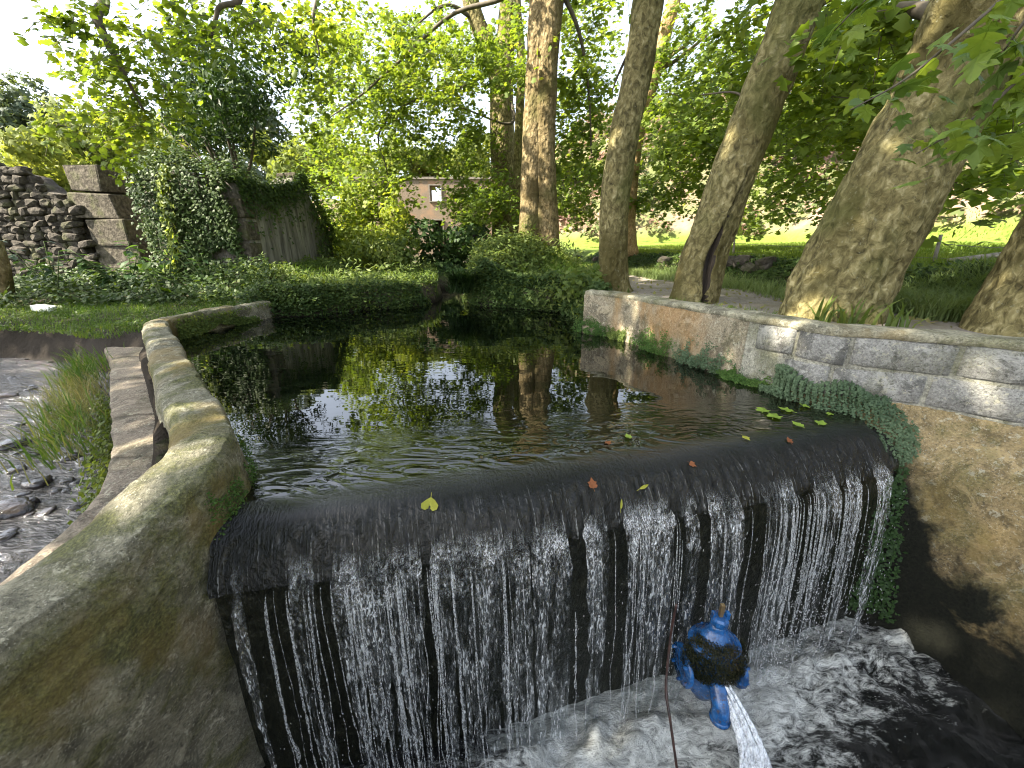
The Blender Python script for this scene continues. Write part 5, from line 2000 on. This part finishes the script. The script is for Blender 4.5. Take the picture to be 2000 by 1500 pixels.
# tufts that are things of their own
def tuft(name, label, pts, h, mat, lean=.6, width=.006, bias=(0, 0, 0), cat="grass"):
    c = np.mean(pts, axis=0)
    root = empty(name, tuple(map(float, c)))
    grass_blades("blades", pts, h, mat, root, lean, width, "stuff", bias)
    return tag(root, label, cat)


def tufts():
    q = np.random.default_rng(33)
    # dry tuft over the ledge
    u = q.random(2600)
    a, b = np.array([-4.75, 4.3]), np.array([-2.55, 2.0])
    w = np.exp(-((u - .50) / .30) ** 2)
    P = a * (1 - u[:, None]) + b * u[:, None] + q.normal(0, .09, (2600, 2)) + np.array([-.10, -.06])
    z = -.30 + q.random(2600) * .12
    keep = q.random(2600) < w
    tuft("grass_tuft", "dry yellow green grass tuft hanging over the ledge beside the stream", np.column_stack([P, z])[keep][:1100], .24, M['grass_dry'], .8, .0032, (-.14, -.14, 0))
    tuft("grass_tuft", "fresh green grass at the top of the ledge tuft", np.column_stack([P, z + .06])[(~keep) | (u < .35)][:420], .22, M['grass'], .6, .005, (-.1, -.1, 0))
    # trailing cress along the ledge's edge
    n = 2200
    u = q.random(n)
    a, b = np.array([-3.55, 3.15]), np.array([-2.0, 1.55])
    P = a * (1 - u[:, None]) + b * u[:, None] + q.normal(0, .035, (n, 2)) + np.array([-.02, -.01])
    P = np.column_stack([P, -.12 - q.random(n) * .28])
    o = leaf_cloud("creeping_plant", P, np.tile([-.7, -.5, .6], (n, 1)), rng.uniform(.018, .04, n), L_OVAL, M['leaf_bank'], jit=.5)
    tag(o, "bright creeping plant trailing over the edge of the stone ledge", "plant")
    # dark sedge at the inlet
    c = np.array([-.98, 7.75])
    P = np.column_stack([c + q.normal(0, .1, (900, 2)), .22 + q.random(900) * .25])
    tuft("sedge", "dark drooping sedge clump at the mouth of the inlet", P, .5, M['leaf_dark'], 1.3, .008, (-.1, -.3, 0), "plant")
    # strap leaved lilies by the thickest trunk
    for k, (px, py, n) in enumerate(((1655, 640, 26), (1600, 632, 22), (1745, 640, 16))):
        b = atz(px, py, .42)
        P = np.column_stack([b[:2] + q.normal(0, .05, (n, 2)), np.full(n, .40)])
        tuft("lily_plant", ("strap leaved plant in front of the thickest trunk's foot", "strap leaved plant left of the thickest trunk's foot", "strap leaved plant right of the thickest trunk's foot")[k], P, .30, M['leaf_bank'], .7, .014, cat="plant")
    b = atz(1575, 610, .45)
    n = 420
    P = np.array([b[0], b[1] - .05, .42]) + np.abs(q.normal(0, 1, (n, 3))) * np.array([.12, .1, .12]) * np.array([1, -1, 1])
    tag(leaf_cloud("ivy_plant", P, np.tile([-.3, -1, .5], (n, 1)), rng.uniform(.03, .06, n), L_IVY, M['leaf_ivy'], jit=.4), "small ivy climbing the foot of the thickest trunk", "plant")
    # leafy plants on the far right bank next to the wall end
    for k, (px, py, Y, r, n, lab) in enumerate(((1080, 575, 6.9, .3, 420, "broad leaved plant below the twin trunk"), (1135, 560, 6.2, .28, 420, "green plant on the bank left of the upright trunk"),
                                                (1165, 600, 5.6, .26, 420, "green plant at the far end of the right wall"), (1010, 575, 7.6, .28, 380, "leafy plant on the bank in front of the mound"))):
        c = aty(px, py, Y)
        d = q.normal(0, 1, (n, 3)) * np.array([r, r, r * .7]) * .6
        P = c + d
        P[:, 2] = np.maximum(P[:, 2], terrain(P[:, 0], P[:, 1]))
        root = tag(empty("bank_plant", (c[0], c[1], gz(c[0], c[1]))), lab, "plant", "plants along the far bank")
        leaf_cloud("foliage", P, d + np.array([0, -.2, .4]), rng.uniform(.06, .12, n), (L_LONG, L_IVY)[k % 2], M['leaf_bank'], root, jit=.4, kind="stuff")


tufts()


# moss cushions and hanging cress along the right wall
def moss():
    q = np.random.default_rng(44)
    specs = [(1185, 634, .20, .15, "dark green moss cushion where the right wall begins", M['leaf_moss']), (1245, 648, .17, .12, "bright green moss cushion under the orange stain", M['leaf_bank']),
             (1310, 668, .22, .16, "long moss cushion midway under the orange render", M['leaf_moss']), (1395, 695, .20, .17, "round grey green moss cushion above the waterline", M['leaf_cress']),
             (1455, 722, .17, .06, "thin moss strip at the waterline beneath the blocks", M['leaf_moss']), (1522, 745, .12, .08, "small moss cushion at the waterline beneath the blocks", M['leaf_cress'])]
    for px, py, rl, rh, lab, mat in specs:
        b = atz(px, py, .08)
        i = int(np.argmin(np.hypot(RWL[:, 0] - b[0], RWL[:, 1] - b[1])))
        t = RWL[min(i + 3, len(RWL) - 1)] - RWL[i - 3]
        t = t / np.linalg.norm(t)
        o = -RWN[i]
        n = 2600
        a, h = q.normal(0, .8, n), np.abs(q.normal(0, .6, n))
        ok = fbm(np.column_stack([a * rl * 14 + px, h * rh * 14, a * 0]), 2) > -.35 + .5 * (h - .7) + .25 * np.abs(a)
        a, h = a[ok], h[ok]
        n = len(a)
        bul = np.exp(-(a ** 2 * .6 + h ** 2)) * .09 * (.5 + .5 * q.random(n)) * (1 + .6 * vnoise(np.column_stack([a * 3, h * 3, a * 0 + px])))
        P = np.column_stack([RWL[i, 0] + t[0] * a * rl + o[0] * (bul + .012), RWL[i, 1] + t[1] * a * rl + o[1] * (bul + .012), .005 + h * rh])
        N = np.tile([o[0], o[1], .7], (n, 1))
        obj = leaf_cloud("moss_cushion", P, N, rng.uniform(.010, .024, n), L_OVAL, mat, jit=.5)
        tag(obj, lab, "moss", "moss cushions along the right wall")
    # cress mat and wet moss follow the lower face of the wall
    T, Fo = LOWF['top'], LOWF['foot']
    st = np.linalg.norm(np.diff(T, axis=0), axis=1)[0]

    def face_cloud(name, n, fu, fz, thick, size, mat, label, cat):
        P, N = [], []
        while len(P) < n:
            u, v = q.random(), q.random()
            i = int(min(max(fu(u, v) / st, 0), len(T) - 3))
            z = fz(u, v)
            if z < LOW_Z:
                continue
            a = np.array(low_face(T[i], Fo[i], z))
            b = np.array(low_face(T[i + 2], Fo[i + 2], z))
            d = b - a
            o = np.array([d[1], -d[0]])
            o /= np.linalg.norm(o) + 1e-9
            if o.dot(np.array([-1, -.6])) < 0:
                o = -o
            edge = min(1, 5 * min(u, 1 - u), 5 * min(v, 1 - v))
            h = thick * edge * (.55 + .6 * q.random()) + .012
            h *= 1 + .5 * float(vnoise(np.array([a[0] * 9, a[1] * 9, z * 9])))
            P.append((a[0] + o[0] * h, a[1] + o[1] * h, z + h * .3))
            N.append((o[0], o[1], .55))
        return tag(leaf_cloud(name, P, N, rng.uniform(.7, 1.4, n) * size, L_OVAL, mat, jit=.45), label, cat)
    face_cloud("cress_mat", 11000, lambda u, v: -.02 + u * (.64 + .12 * math.sin(v * 5)), lambda u, v: .19 - .06 * u + .03 * math.sin(u * 12) - v * (.12 + .48 * u ** .7 + .05 * math.sin(u * 17)), .085, .017, M['leaf_cress'],
               "big grey green cress mat hanging on the wall beside the fall", "plant")
    face_cloud("wet_moss", 6500, lambda u, v: .10 + u * (.55 + .15 * v), lambda u, v: -.25 - v * 1.1, .03, .022, M['leaf_dark'],
               "dark wet moss on the wall behind the fall's right end", "moss")
    # moss on the parapet's inner nose by the crest and along its far arm
    n = 2600
    a = q.uniform(0, 1, n)
    i = np.clip(np.interp(a, [0, 1], [np.argmin(np.abs(LWL[:, 1] - 1.75)), np.argmin(np.abs(LWL[:, 1] - 1.22))]), 0, len(LWL) - 1).astype(int)
    z = .12 - np.abs(q.normal(0, .10, n))
    P = np.column_stack([LWL[i, 0] - LWN[i, 0] * .022, LWL[i, 1] - LWN[i, 1] * .022, z]) + q.normal(0, .016, (n, 3)) * np.array([.5, 1, 1])
    i = i[fbm(P * 14, 2) > -.1]
    P = P[fbm(P * 14, 2) > -.1]
    n = len(P)
    N = np.column_stack([-LWN[i, 0], -LWN[i, 1], np.full(n, .5)])
    tag(leaf_cloud("parapet_moss", P, N, rng.uniform(.006, .014, n), L_OVAL, M['leaf_moss'], jit=.5), "brown green moss on the parapet's nose beside the crest", "moss")
    n = 5200
    yy = q.uniform(4.55, 6.2, n)
    i = np.argmin(np.abs(LWL[None, :95, 1] - yy[:, None]), axis=1)
    z = np.abs(q.normal(0, .10, n))
    ok = fbm(np.column_stack([yy * 3, z * 6, z * 0]), 2) > -.35
    P = np.column_stack([LWL[i, 0] - LWN[i, 0] * (.02 + .04 * q.random(n)), yy, np.minimum(z, .22)])[ok]
    N = np.column_stack([-LWN[i, 0], -LWN[i, 1], np.full(n, .5)])[ok]
    tag(leaf_cloud("parapet_weeds", P, N, rng.uniform(.015, .04, len(P)), L_OVAL, M['leaf_bank'], jit=.5), "green weeds on the inner face of the parapet's far arm", "plant")


moss()


# big leaved plants in front of the left ruin
def leafy_plant(name, label, base, stems, nleaf, size, mat_, seed):
    q = random.Random(seed)
    root = empty(name, tuple(base))
    tag(root, label, "plant")
    tv, tf = [(0, 0, 0), (.16, .2, .03), (.24, .45, .02), (.16, .75, -.05), (0, 1, -.14), (-.16, .75, -.05), (-.24, .45, .02), (-.16, .2, .03), (0, .45, -.02)], [(0, 1, 8), (1, 2, 8), (2, 3, 8), (3, 4, 8), (4, 5, 8), (5, 6, 8), (6, 7, 8), (7, 0, 8)]
    me = mesh("leaf", tv, tf, mat_, smooth=False)
    for s in range(stems):
        dx = q.uniform(-1, 1)
        L = q.uniform(.6, 1.0)
        P = bez([base, (base[0] + dx * .25, base[1] - .05, base[2] + .45 * L), (base[0] + dx * .62, base[1] - .18, base[2] + 1.0 * L)], 14)
        v, f = tube(P, np.linspace(.013, .005, 14), 6)
        st = link("stem", mesh("stem", v, f, M['stem']), root)
        for k in range(nleaf):
            i = min(13, int((k + 1.0) / nleaf * 10) + 3)
            a = k * 2.4 + q.uniform(-.4, .4)
            sz = size * q.uniform(.7, 1.2)
            link("leaf", me, st, tuple(P[i]), (q.uniform(-.45, .15), q.uniform(-.2, .2), a), (sz,) * 3)


m_ = NT("green_stem")
M['stem'] = m_.done(m_.bsdf((.12, .16, .05), .6))
M['leaf_broad'] = leaf_mat_obj("broad_leaf", [(0, (.025, .06, .02)), (.5, (.045, .095, .03)), (1, (.08, .15, .035))])
M['leaf_fig'] = leaf_mat_obj("bright_fig_leaf", [(0, (.12, .22, .02)), (1, (.2, .3, .03))])


def plants_left():
    for k, (px, py, Y, st, nl, s, lab) in enumerate(((255, 575, 7.2, 6, 15, .22, "tall broad leaved plant in front of the stone pier"), (110, 580, 7.0, 5, 11, .2, "broad leaved plant in front of the rubble wall"),
                                                    (330, 580, 7.5, 4, 9, .2, "broad leaved plant between the pier and the ivy ruin"), (415, 585, 7.3, 4, 9, .16, "dark leaved plant at the ivy ruin's foot"))):
        p = aty(px, py, Y)
        leafy_plant("leafy_plant", lab, (p[0], p[1], gz(p[0], p[1])), st, nl, s, M['leaf_broad'], k)
    p = aty(320, 592, 6.6)
    leafy_plant("fig_seedling", "bright yellow green seedling in front of the ivy ruin", (p[0], p[1], gz(p[0], p[1])), 3, 5, .2, M['leaf_fig'], 9)


plants_left()


# ------------------------------------------------------------------ stones in the side stream
STREAM_LABELS = ["largest dark wet stone at the left edge of the side stream", "long dark stone below the dry grass tuft in the side stream", "wide dark stone in midstream nearer the viewer",
                 "big dark stone at the left edge nearest the viewer", "stone just right of the big stone nearest the viewer", "dark stone downstream of the long stone by the tuft", "dark stone between the tuft and the ledge's foot"]


def stream_stones():
    wet = [rock_mesh(k + 20, M['wet']) for k in range(4)]
    for w_ in wet:
        w_.polygons.foreach_set("use_smooth", np.ones(len(w_.polygons), dtype=bool))
    q = random.Random(8)
    spots = [(20, 870, .13), (100, 850, .10), (75, 945, .09), (15, 1000, .12), (50, 985, .07), (130, 895, .07), (165, 900, .07), (30, 920, .06), (90, 1000, .05), (15, 775, .08), (60, 760, .06),
             (130, 940, .05), (175, 950, .06), (190, 970, .05), (210, 980, .05), (150, 990, .05), (110, 960, .04), (10, 1050, .05), (60, 890, .05), (120, 820, .06), (40, 830, .05)]
    labs = ["dark wet stone nearest the left edge of the side stream", "flat dark stone below the grass tuft in the side stream"]
    for k in range(48):
        if k < len(spots):
            px, py, r = spots[k]
        else:
            px, py, r = q.uniform(0, 200), q.uniform(720, 1050), q.uniform(.02, .045)
        b = atz(px, py, -.36)
        o = link("stone", q.choice(wet), None, (b[0], b[1], -.37 + r * .1), (q.uniform(-.2, .2), q.uniform(-.2, .2), q.uniform(0, 6)), (r * q.uniform(.6, 1.0), r * .7, r * q.uniform(.3, .45)))
        tag(o, STREAM_LABELS[k] if k < len(STREAM_LABELS) else "small wet pebble breaking the surface of the shallow side stream", "stone", "stones in the side stream")
        o.name = "stream_stone"


stream_stones()


# ------------------------------------------------------------------ valve in the lower pool
def valve():
    cx, cyy, z0 = 1.0, 1.38, -1.10
    root = empty("gate_valve", (cx, cyy, z0))
    tag(root, "blue cast iron gate valve with mossy bonnet under the waterfall", "valve")

    SC = .80

    def part(name, v, f, mat, loc=(0, 0, 0), rot=(0, 0, 0), parent=None, smooth=True):
        return link(name, mesh(name, np.asarray(v) * SC, f, mat, smooth), parent or root, (cx + loc[0] * SC, cyy + loc[1] * SC, z0 + loc[2] * SC), rot)
    v, f = lathe([(.06, -.12), (.10, -.05), (.115, .06), (.12, .16), (.11, .24), (.095, .30), (.09, .33)], 28)
    v[:, 1] *= .8
    part("body", v, f, M['blue'])
    # bonnet: oval flange plates and a shouldered dome
    v, f = lathe([(.0, .318), (.15, .32), (.155, .33), (.155, .352), (.148, .36), (.13, .362), (.115, .385), (.095, .42), (.062, .455), (.050, .475), (.046, .52), (.0, .52)], 36)
    v[:, 1] *= .82
    bon = part("bonnet", v, f, M['blue'])
    for k in range(8):
        a = k * math.pi / 4 + .2
        v, f = lathe([(.011, 0), (.011, .012), (.007, .016)], 6)
        part("bolt", v, f, M['blue'], (.135 * math.cos(a), .11 * math.sin(a), .358), (0, 0, k), bon, False)
    v, f = lathe([(.047, .50), (.05, .51), (.052, .545), (.042, .56), (.02, .562)], 8)
    part("gland_nut", v, f, M['blue'], smooth=False)
    for s in (-1, 1):
        v, f = boxv(.02, .03, .05, .005)
        part("lug", v, f, M['blue'], (s * .042, 0, .565), smooth=False)
    v, f = boxv(.022, .022, .10, .003)
    part("spindle", v, f, M['brass'], (0, 0, .60), smooth=False)
    # end flanges left and right with neck
    for s in (-1, 1):
        v, f = lathe([(.07, 0), (.072, .05), (.08, .06)], 24, 'x')
        v[:, 0] = v[:, 0] * s + s * .09
        part("neck", v, f if s > 0 else [q[::-1] for q in f], M['blue'], (0, 0, .15))
        v, f = lathe([(.04, .15), (.12, .15), (.124, .155), (.124, .175), (.12, .18), (.04, .182)], 32, 'x')
        v[:, 0] *= s
        fl = part("flange", v, f if s > 0 else [q[::-1] for q in f], M['blue'], (0, 0, .15))
        for k in range(6):
            a = k * math.pi / 3 + .3
            w, g = lathe([(.011, .14), (.011, .2)], 6, 'x')
            w[:, 0] *= s
            part("bolt", w, g, M['blue'], (0, .1 * math.cos(a), .15 + .1 * math.sin(a)), (0, 0, 0), fl, False)
    # outlet bend dipping towards the viewer
    P = bez([(0, -.04, .16), (-.01, -.13, .14), (-.015, -.2, .07), (-.015, -.215, -.01)], 18)
    v, f = tube(P, np.linspace(.05, .052, 18), 20)
    part("outlet", v, f, M['blue'])
    v, f = tube(P[-3:], [.056, .058, .056], 20)
    part("outlet_rim", v, f, M['blue'])
    # moss beard
    q = np.random.default_rng(3)
    n = 15000
    d = q.normal(0, 1, (n, 3))
    d /= np.linalg.norm(d, axis=1)[:, None]
    d[:, 1] = -np.abs(d[:, 1])
    P = d * np.array([.15, .13, .15]) * q.uniform(.88, 1.08, (n, 1)) + np.array([cx, cyy, z0 + .215])
    ok = (fbm(P * 11, 2) > -.22 + 1.6 * (np.clip(P[:, 2] - z0 - .27, 0, 1))) & (P[:, 2] < z0 + .345)
    leaf_cloud("moss_beard", P[ok], d[ok], rng.uniform(.006, .016, ok.sum()), L_LONG, M['leaf_valve'], root, tip=(0, 0, -.8), jit=.5)
    # jet: a bundle of aerated strands
    vs, fs, n0 = [], [], 0
    for k in range(70):
        a, rr = q.uniform(0, 6.28), q.random() ** .5
        o = np.array([math.cos(a), .3 * math.sin(a), math.sin(a)]) * rr
        P = bez([np.array([cx + .015, cyy - .10, z0 + .13]) + o * .028, np.array([cx + .055, cyy - .2, z0 + .06]) + o * .038, np.array([cx + .10, cyy - .28, z0 - .08]) + o * .065,
                 np.array([cx + .135, cyy - .33, z0 - .36]) + o * .12 + q.normal(0, .015, 3)], 24)
        v, f = tube(P, np.linspace(.004, .009, 24) * q.uniform(.6, 1.3), 5, False, .5, 60.0, seed=k)
        vs.append(v)
        fs.append(np.array(f) + n0)
        n0 += len(v)
    tag(link("water_jet", mesh("water_jet", np.concatenate(vs), np.concatenate(fs), M['jet'])), "white jet of water shooting from the blue valve", "water jet", kind="stuff")
    # cable
    P = bez([(.79, 1.40, -.60), (.78, 1.385, -.70), (.77, 1.36, -.8), (.74, 1.27, -.98), (.745, 1.2, -1.08), (.76, 1.1, -1.25)], 40)
    v, f = tube(P, .0065, 8, True, .2, 30)
    o = link("drowned_branch", mesh("drowned_branch", v, f, M['cable']))
    tag(o, "thin reddish brown stick standing in the fall left of the valve", "stick")


M['leaf_valve'] = leaf_mat("valve_moss", [(0, (.006, .008, .003)), (.6, (.016, .019, .007)), (.9, (.032, .028, .012)), (1, (.08, .05, .028))], .1, .5, 6.0)
valve()


# ------------------------------------------------------------------ fallen leaves on the water
def floating():
    prof = np.array([(-.45, 0)] + SKIN)
    L = [(1490, 803, 'g', .10, "green leaf, leftmost of the cluster by the right wall"), (1512, 815, 'g', .10, "yellow green leaf at the middle of the cluster by the right wall"), (1535, 803, 'g', .09, "green leaf, rearmost of the cluster by the right wall"),
         (1557, 832, 'g', .07, "narrow green leaf just before the crest at the right"), (1602, 828, 'g', .075, "pale green leaf nearest the right end of the crest"), (1572, 795, 'g', .06, "thin green leaf beside the right wall"), (1620, 811, 'g', .05, "smallest green leaf close to the cress mat"),
         (1457, 858, 'y', .045, "small yellow green leaf on the crest right of centre"), (1541, 863, 'b', .045, "small brown leaf on the crest at the right"), (1226, 855, 'g', .05, "sunken green leaf upstream of the crest's middle"),
         (1187, 868, 'b', .045, "orange leaf upstream of the crest's middle"), (1157, 948, 'b', .055, "orange brown leaf stuck on the weir's dark slope"), (1256, 955, 'y', .06, "long yellow leaf on the weir's dark slope"),
         (1213, 990, 'y', .05, "curled yellow leaf near the weir's lip"), (840, 988, 'y', .075, "heart shaped yellow leaf on the crest left of centre"), (1352, 910, 'b', .04, "small reddish leaf sliding over the weir slope")]
    mm = {'g': M['fallen_green'], 'y': M['fallen_yellow'], 'b': M['fallen_brown']}
    for k, (px, py, c, s, lab) in enumerate(L):
        best = None
        for z in np.linspace(.0, -.215, 120):
            p = atz(px, py, z)
            o = (p[:2] - CREST_L).dot(CN)
            e = abs(np.interp(o, prof[:, 0], prof[:, 1]) - z)
            if best is None or e < best[0]:
                best = (e, p, o)
        p, o = best[1], best[2]
        slope = math.atan2(-np.interp(o + .02, prof[:, 0], prof[:, 1]) + np.interp(o - .02, prof[:, 0], prof[:, 1]), .04)
        kk = k % 3
        out = [(0, 0), (.3, .02), (.42, .22), (.3, .35), (.44, .55), (.2, .62), (0, 1.0)]
        if c == 'y' and k in (12, 13):
            out = [(0, 0), (.1, .2), (.14, .5), (.08, .8), (0, 1.0)]
        if k == 14:
            out = [(0, .0), (.25, .15), (.5, .45), (.45, .72), (.22, .8), (0, .62)]
        out = out + [(-x, y) for x, y in out[-2:0:-1]]
        v = np.array([(x, y - .4, .05 * abs(x) + .05 * math.sin(x * 7 + y * 5 + k)) for x, y in out])
        ctr = np.array([[0, 0, 0.0]])
        v = np.vstack([ctr, v]) * s
        f = [(0, 1 + i, 1 + (i + 1) % len(out)) for i in range(len(out))]
        st, sf = tube([(0, -.4 * s, 0), (.03 * s, -.7 * s, .03 * s)], .02 * s, 4)
        f += [tuple(i + len(v) for i in q) for q in sf]
        v = np.vstack([v, st])
        ang = rng.uniform(0, 6.28) if k != 14 else math.pi
        Rm = Matrix.Rotation(slope, 4, Vector((CD[0], CD[1], 0))).inverted() if False else Matrix.Rotation(-slope, 4, Vector((-CD[0], -CD[1], 0)))
        me = mesh("fallen_leaf", v, f, mm[c], smooth=False)
        ob = link("fallen_leaf", me)
        ob.matrix_world = Matrix.Translation(Vector((p[0], p[1], p[2] + .010))) @ Rm @ Matrix.Rotation(ang, 4, 'Z')
        tag(ob, lab, "leaf", "fallen leaves on the water")


floating()


# ------------------------------------------------------------------ fence, rail, litter, stub
def small_things():
    fence = empty("wire_fence", (5.6, 7.5, .9))
    tag(fence, "old wire fence with thin grey posts at the field's edge", "fence")
    tops = []
    for (px, pyb, pyt, Y) in ((1432, 506, 464, 9.0), (1826, 512, 458, 5.6), (1190, 474, 458, 14.5), (2080, 505, 450, 5.0)):
        b = aty(px, pyb, Y)
        t = aty(px + (12 if px > 1700 else 3), pyt, Y)
        b[2] = gz(b[0], b[1]) - .15
        v, f = tube([b, b * .5 + t * .5, t], [.024, .022, .02], 8, True, .05)
        link("post", mesh("post", v, f, M['wood']), fence)
        tops.append((px, t, b))
    tops.sort(key=lambda q: q[1][0])
    for a, b in zip(tops[:-1], tops[1:]):
        for h in (.12, .3):
            p, q = a[1] - np.array([0, .03, h]), b[1] - np.array([0, .03, h])
            mid = (p + q) / 2 - np.array([0, 0, .06])
            v, f = tube(bez([p, mid, q], 14), .004, 4)
            link("wire", mesh("wire", v, f, M['wire']), fence)
    a, b = aty(1850, 510, 5.4), aty(2060, 482, 5.0)
    v, f = tube(bez([a, (a + b) / 2 + np.array([0, 0, -.01]), b], 10), [.035] * 10, 10, True, .06, 5)
    tag(link("wooden_rail", mesh("wooden_rail", v, f, M['wood'])), "grey wooden rail slanting over the terrace ivy", "rail")
    # crumpled white plastic
    p = aty(90, 612, 6.0)
    v, f = boxv(.24, .13, .09, .02)
    v = v + np.stack([fbm(v * 9, 2), fbm(v * 9 + 4, 2), fbm(v * 9 + 8, 2)], -1) * .03
    o = link("plastic_litter", mesh("plastic_litter", v, f, M['litter'], False), None, (p[0], p[1], gz(p[0], p[1]) + .05), (.1, .15, .2))
    tag(o, "crumpled white plastic lying in the grass at the left", "litter")
    v, f = tube([aty(14, 570, 6.3), aty(8, 520, 6.3), aty(-6, 470, 6.3)], [.085, .075, .06], 14, True, .08, 4)
    tag(link("dead_stump", mesh("dead_stump", v, f, M['bark_pale'])), "bare pale stump at the left edge in front of the rubble", "stump")
    # stones along the top of the terrace wall
    q = random.Random(4)
    for k in range(14):
        i = q.uniform(0, 1)
        y = 5.0 + i * 10
        bx = float(np.interp(y, [w[1] for w in BANK][::-1], [w[0] for w in BANK][::-1])) + .55 + q.uniform(-.1, .15)
        r = q.uniform(.09, .2)
        o = link("terrace_stone", q.choice(ROCKS), None, (bx, y, gz(bx, y) + r * .2), (q.uniform(-.3, .3), q.uniform(-.3, .3), q.uniform(0, 6)), (r * 1.2, r, r * .7))
        tag(o, "rough dark stone on the overgrown terrace wall by the field", "stone", "stones of the terrace wall")


small_things()
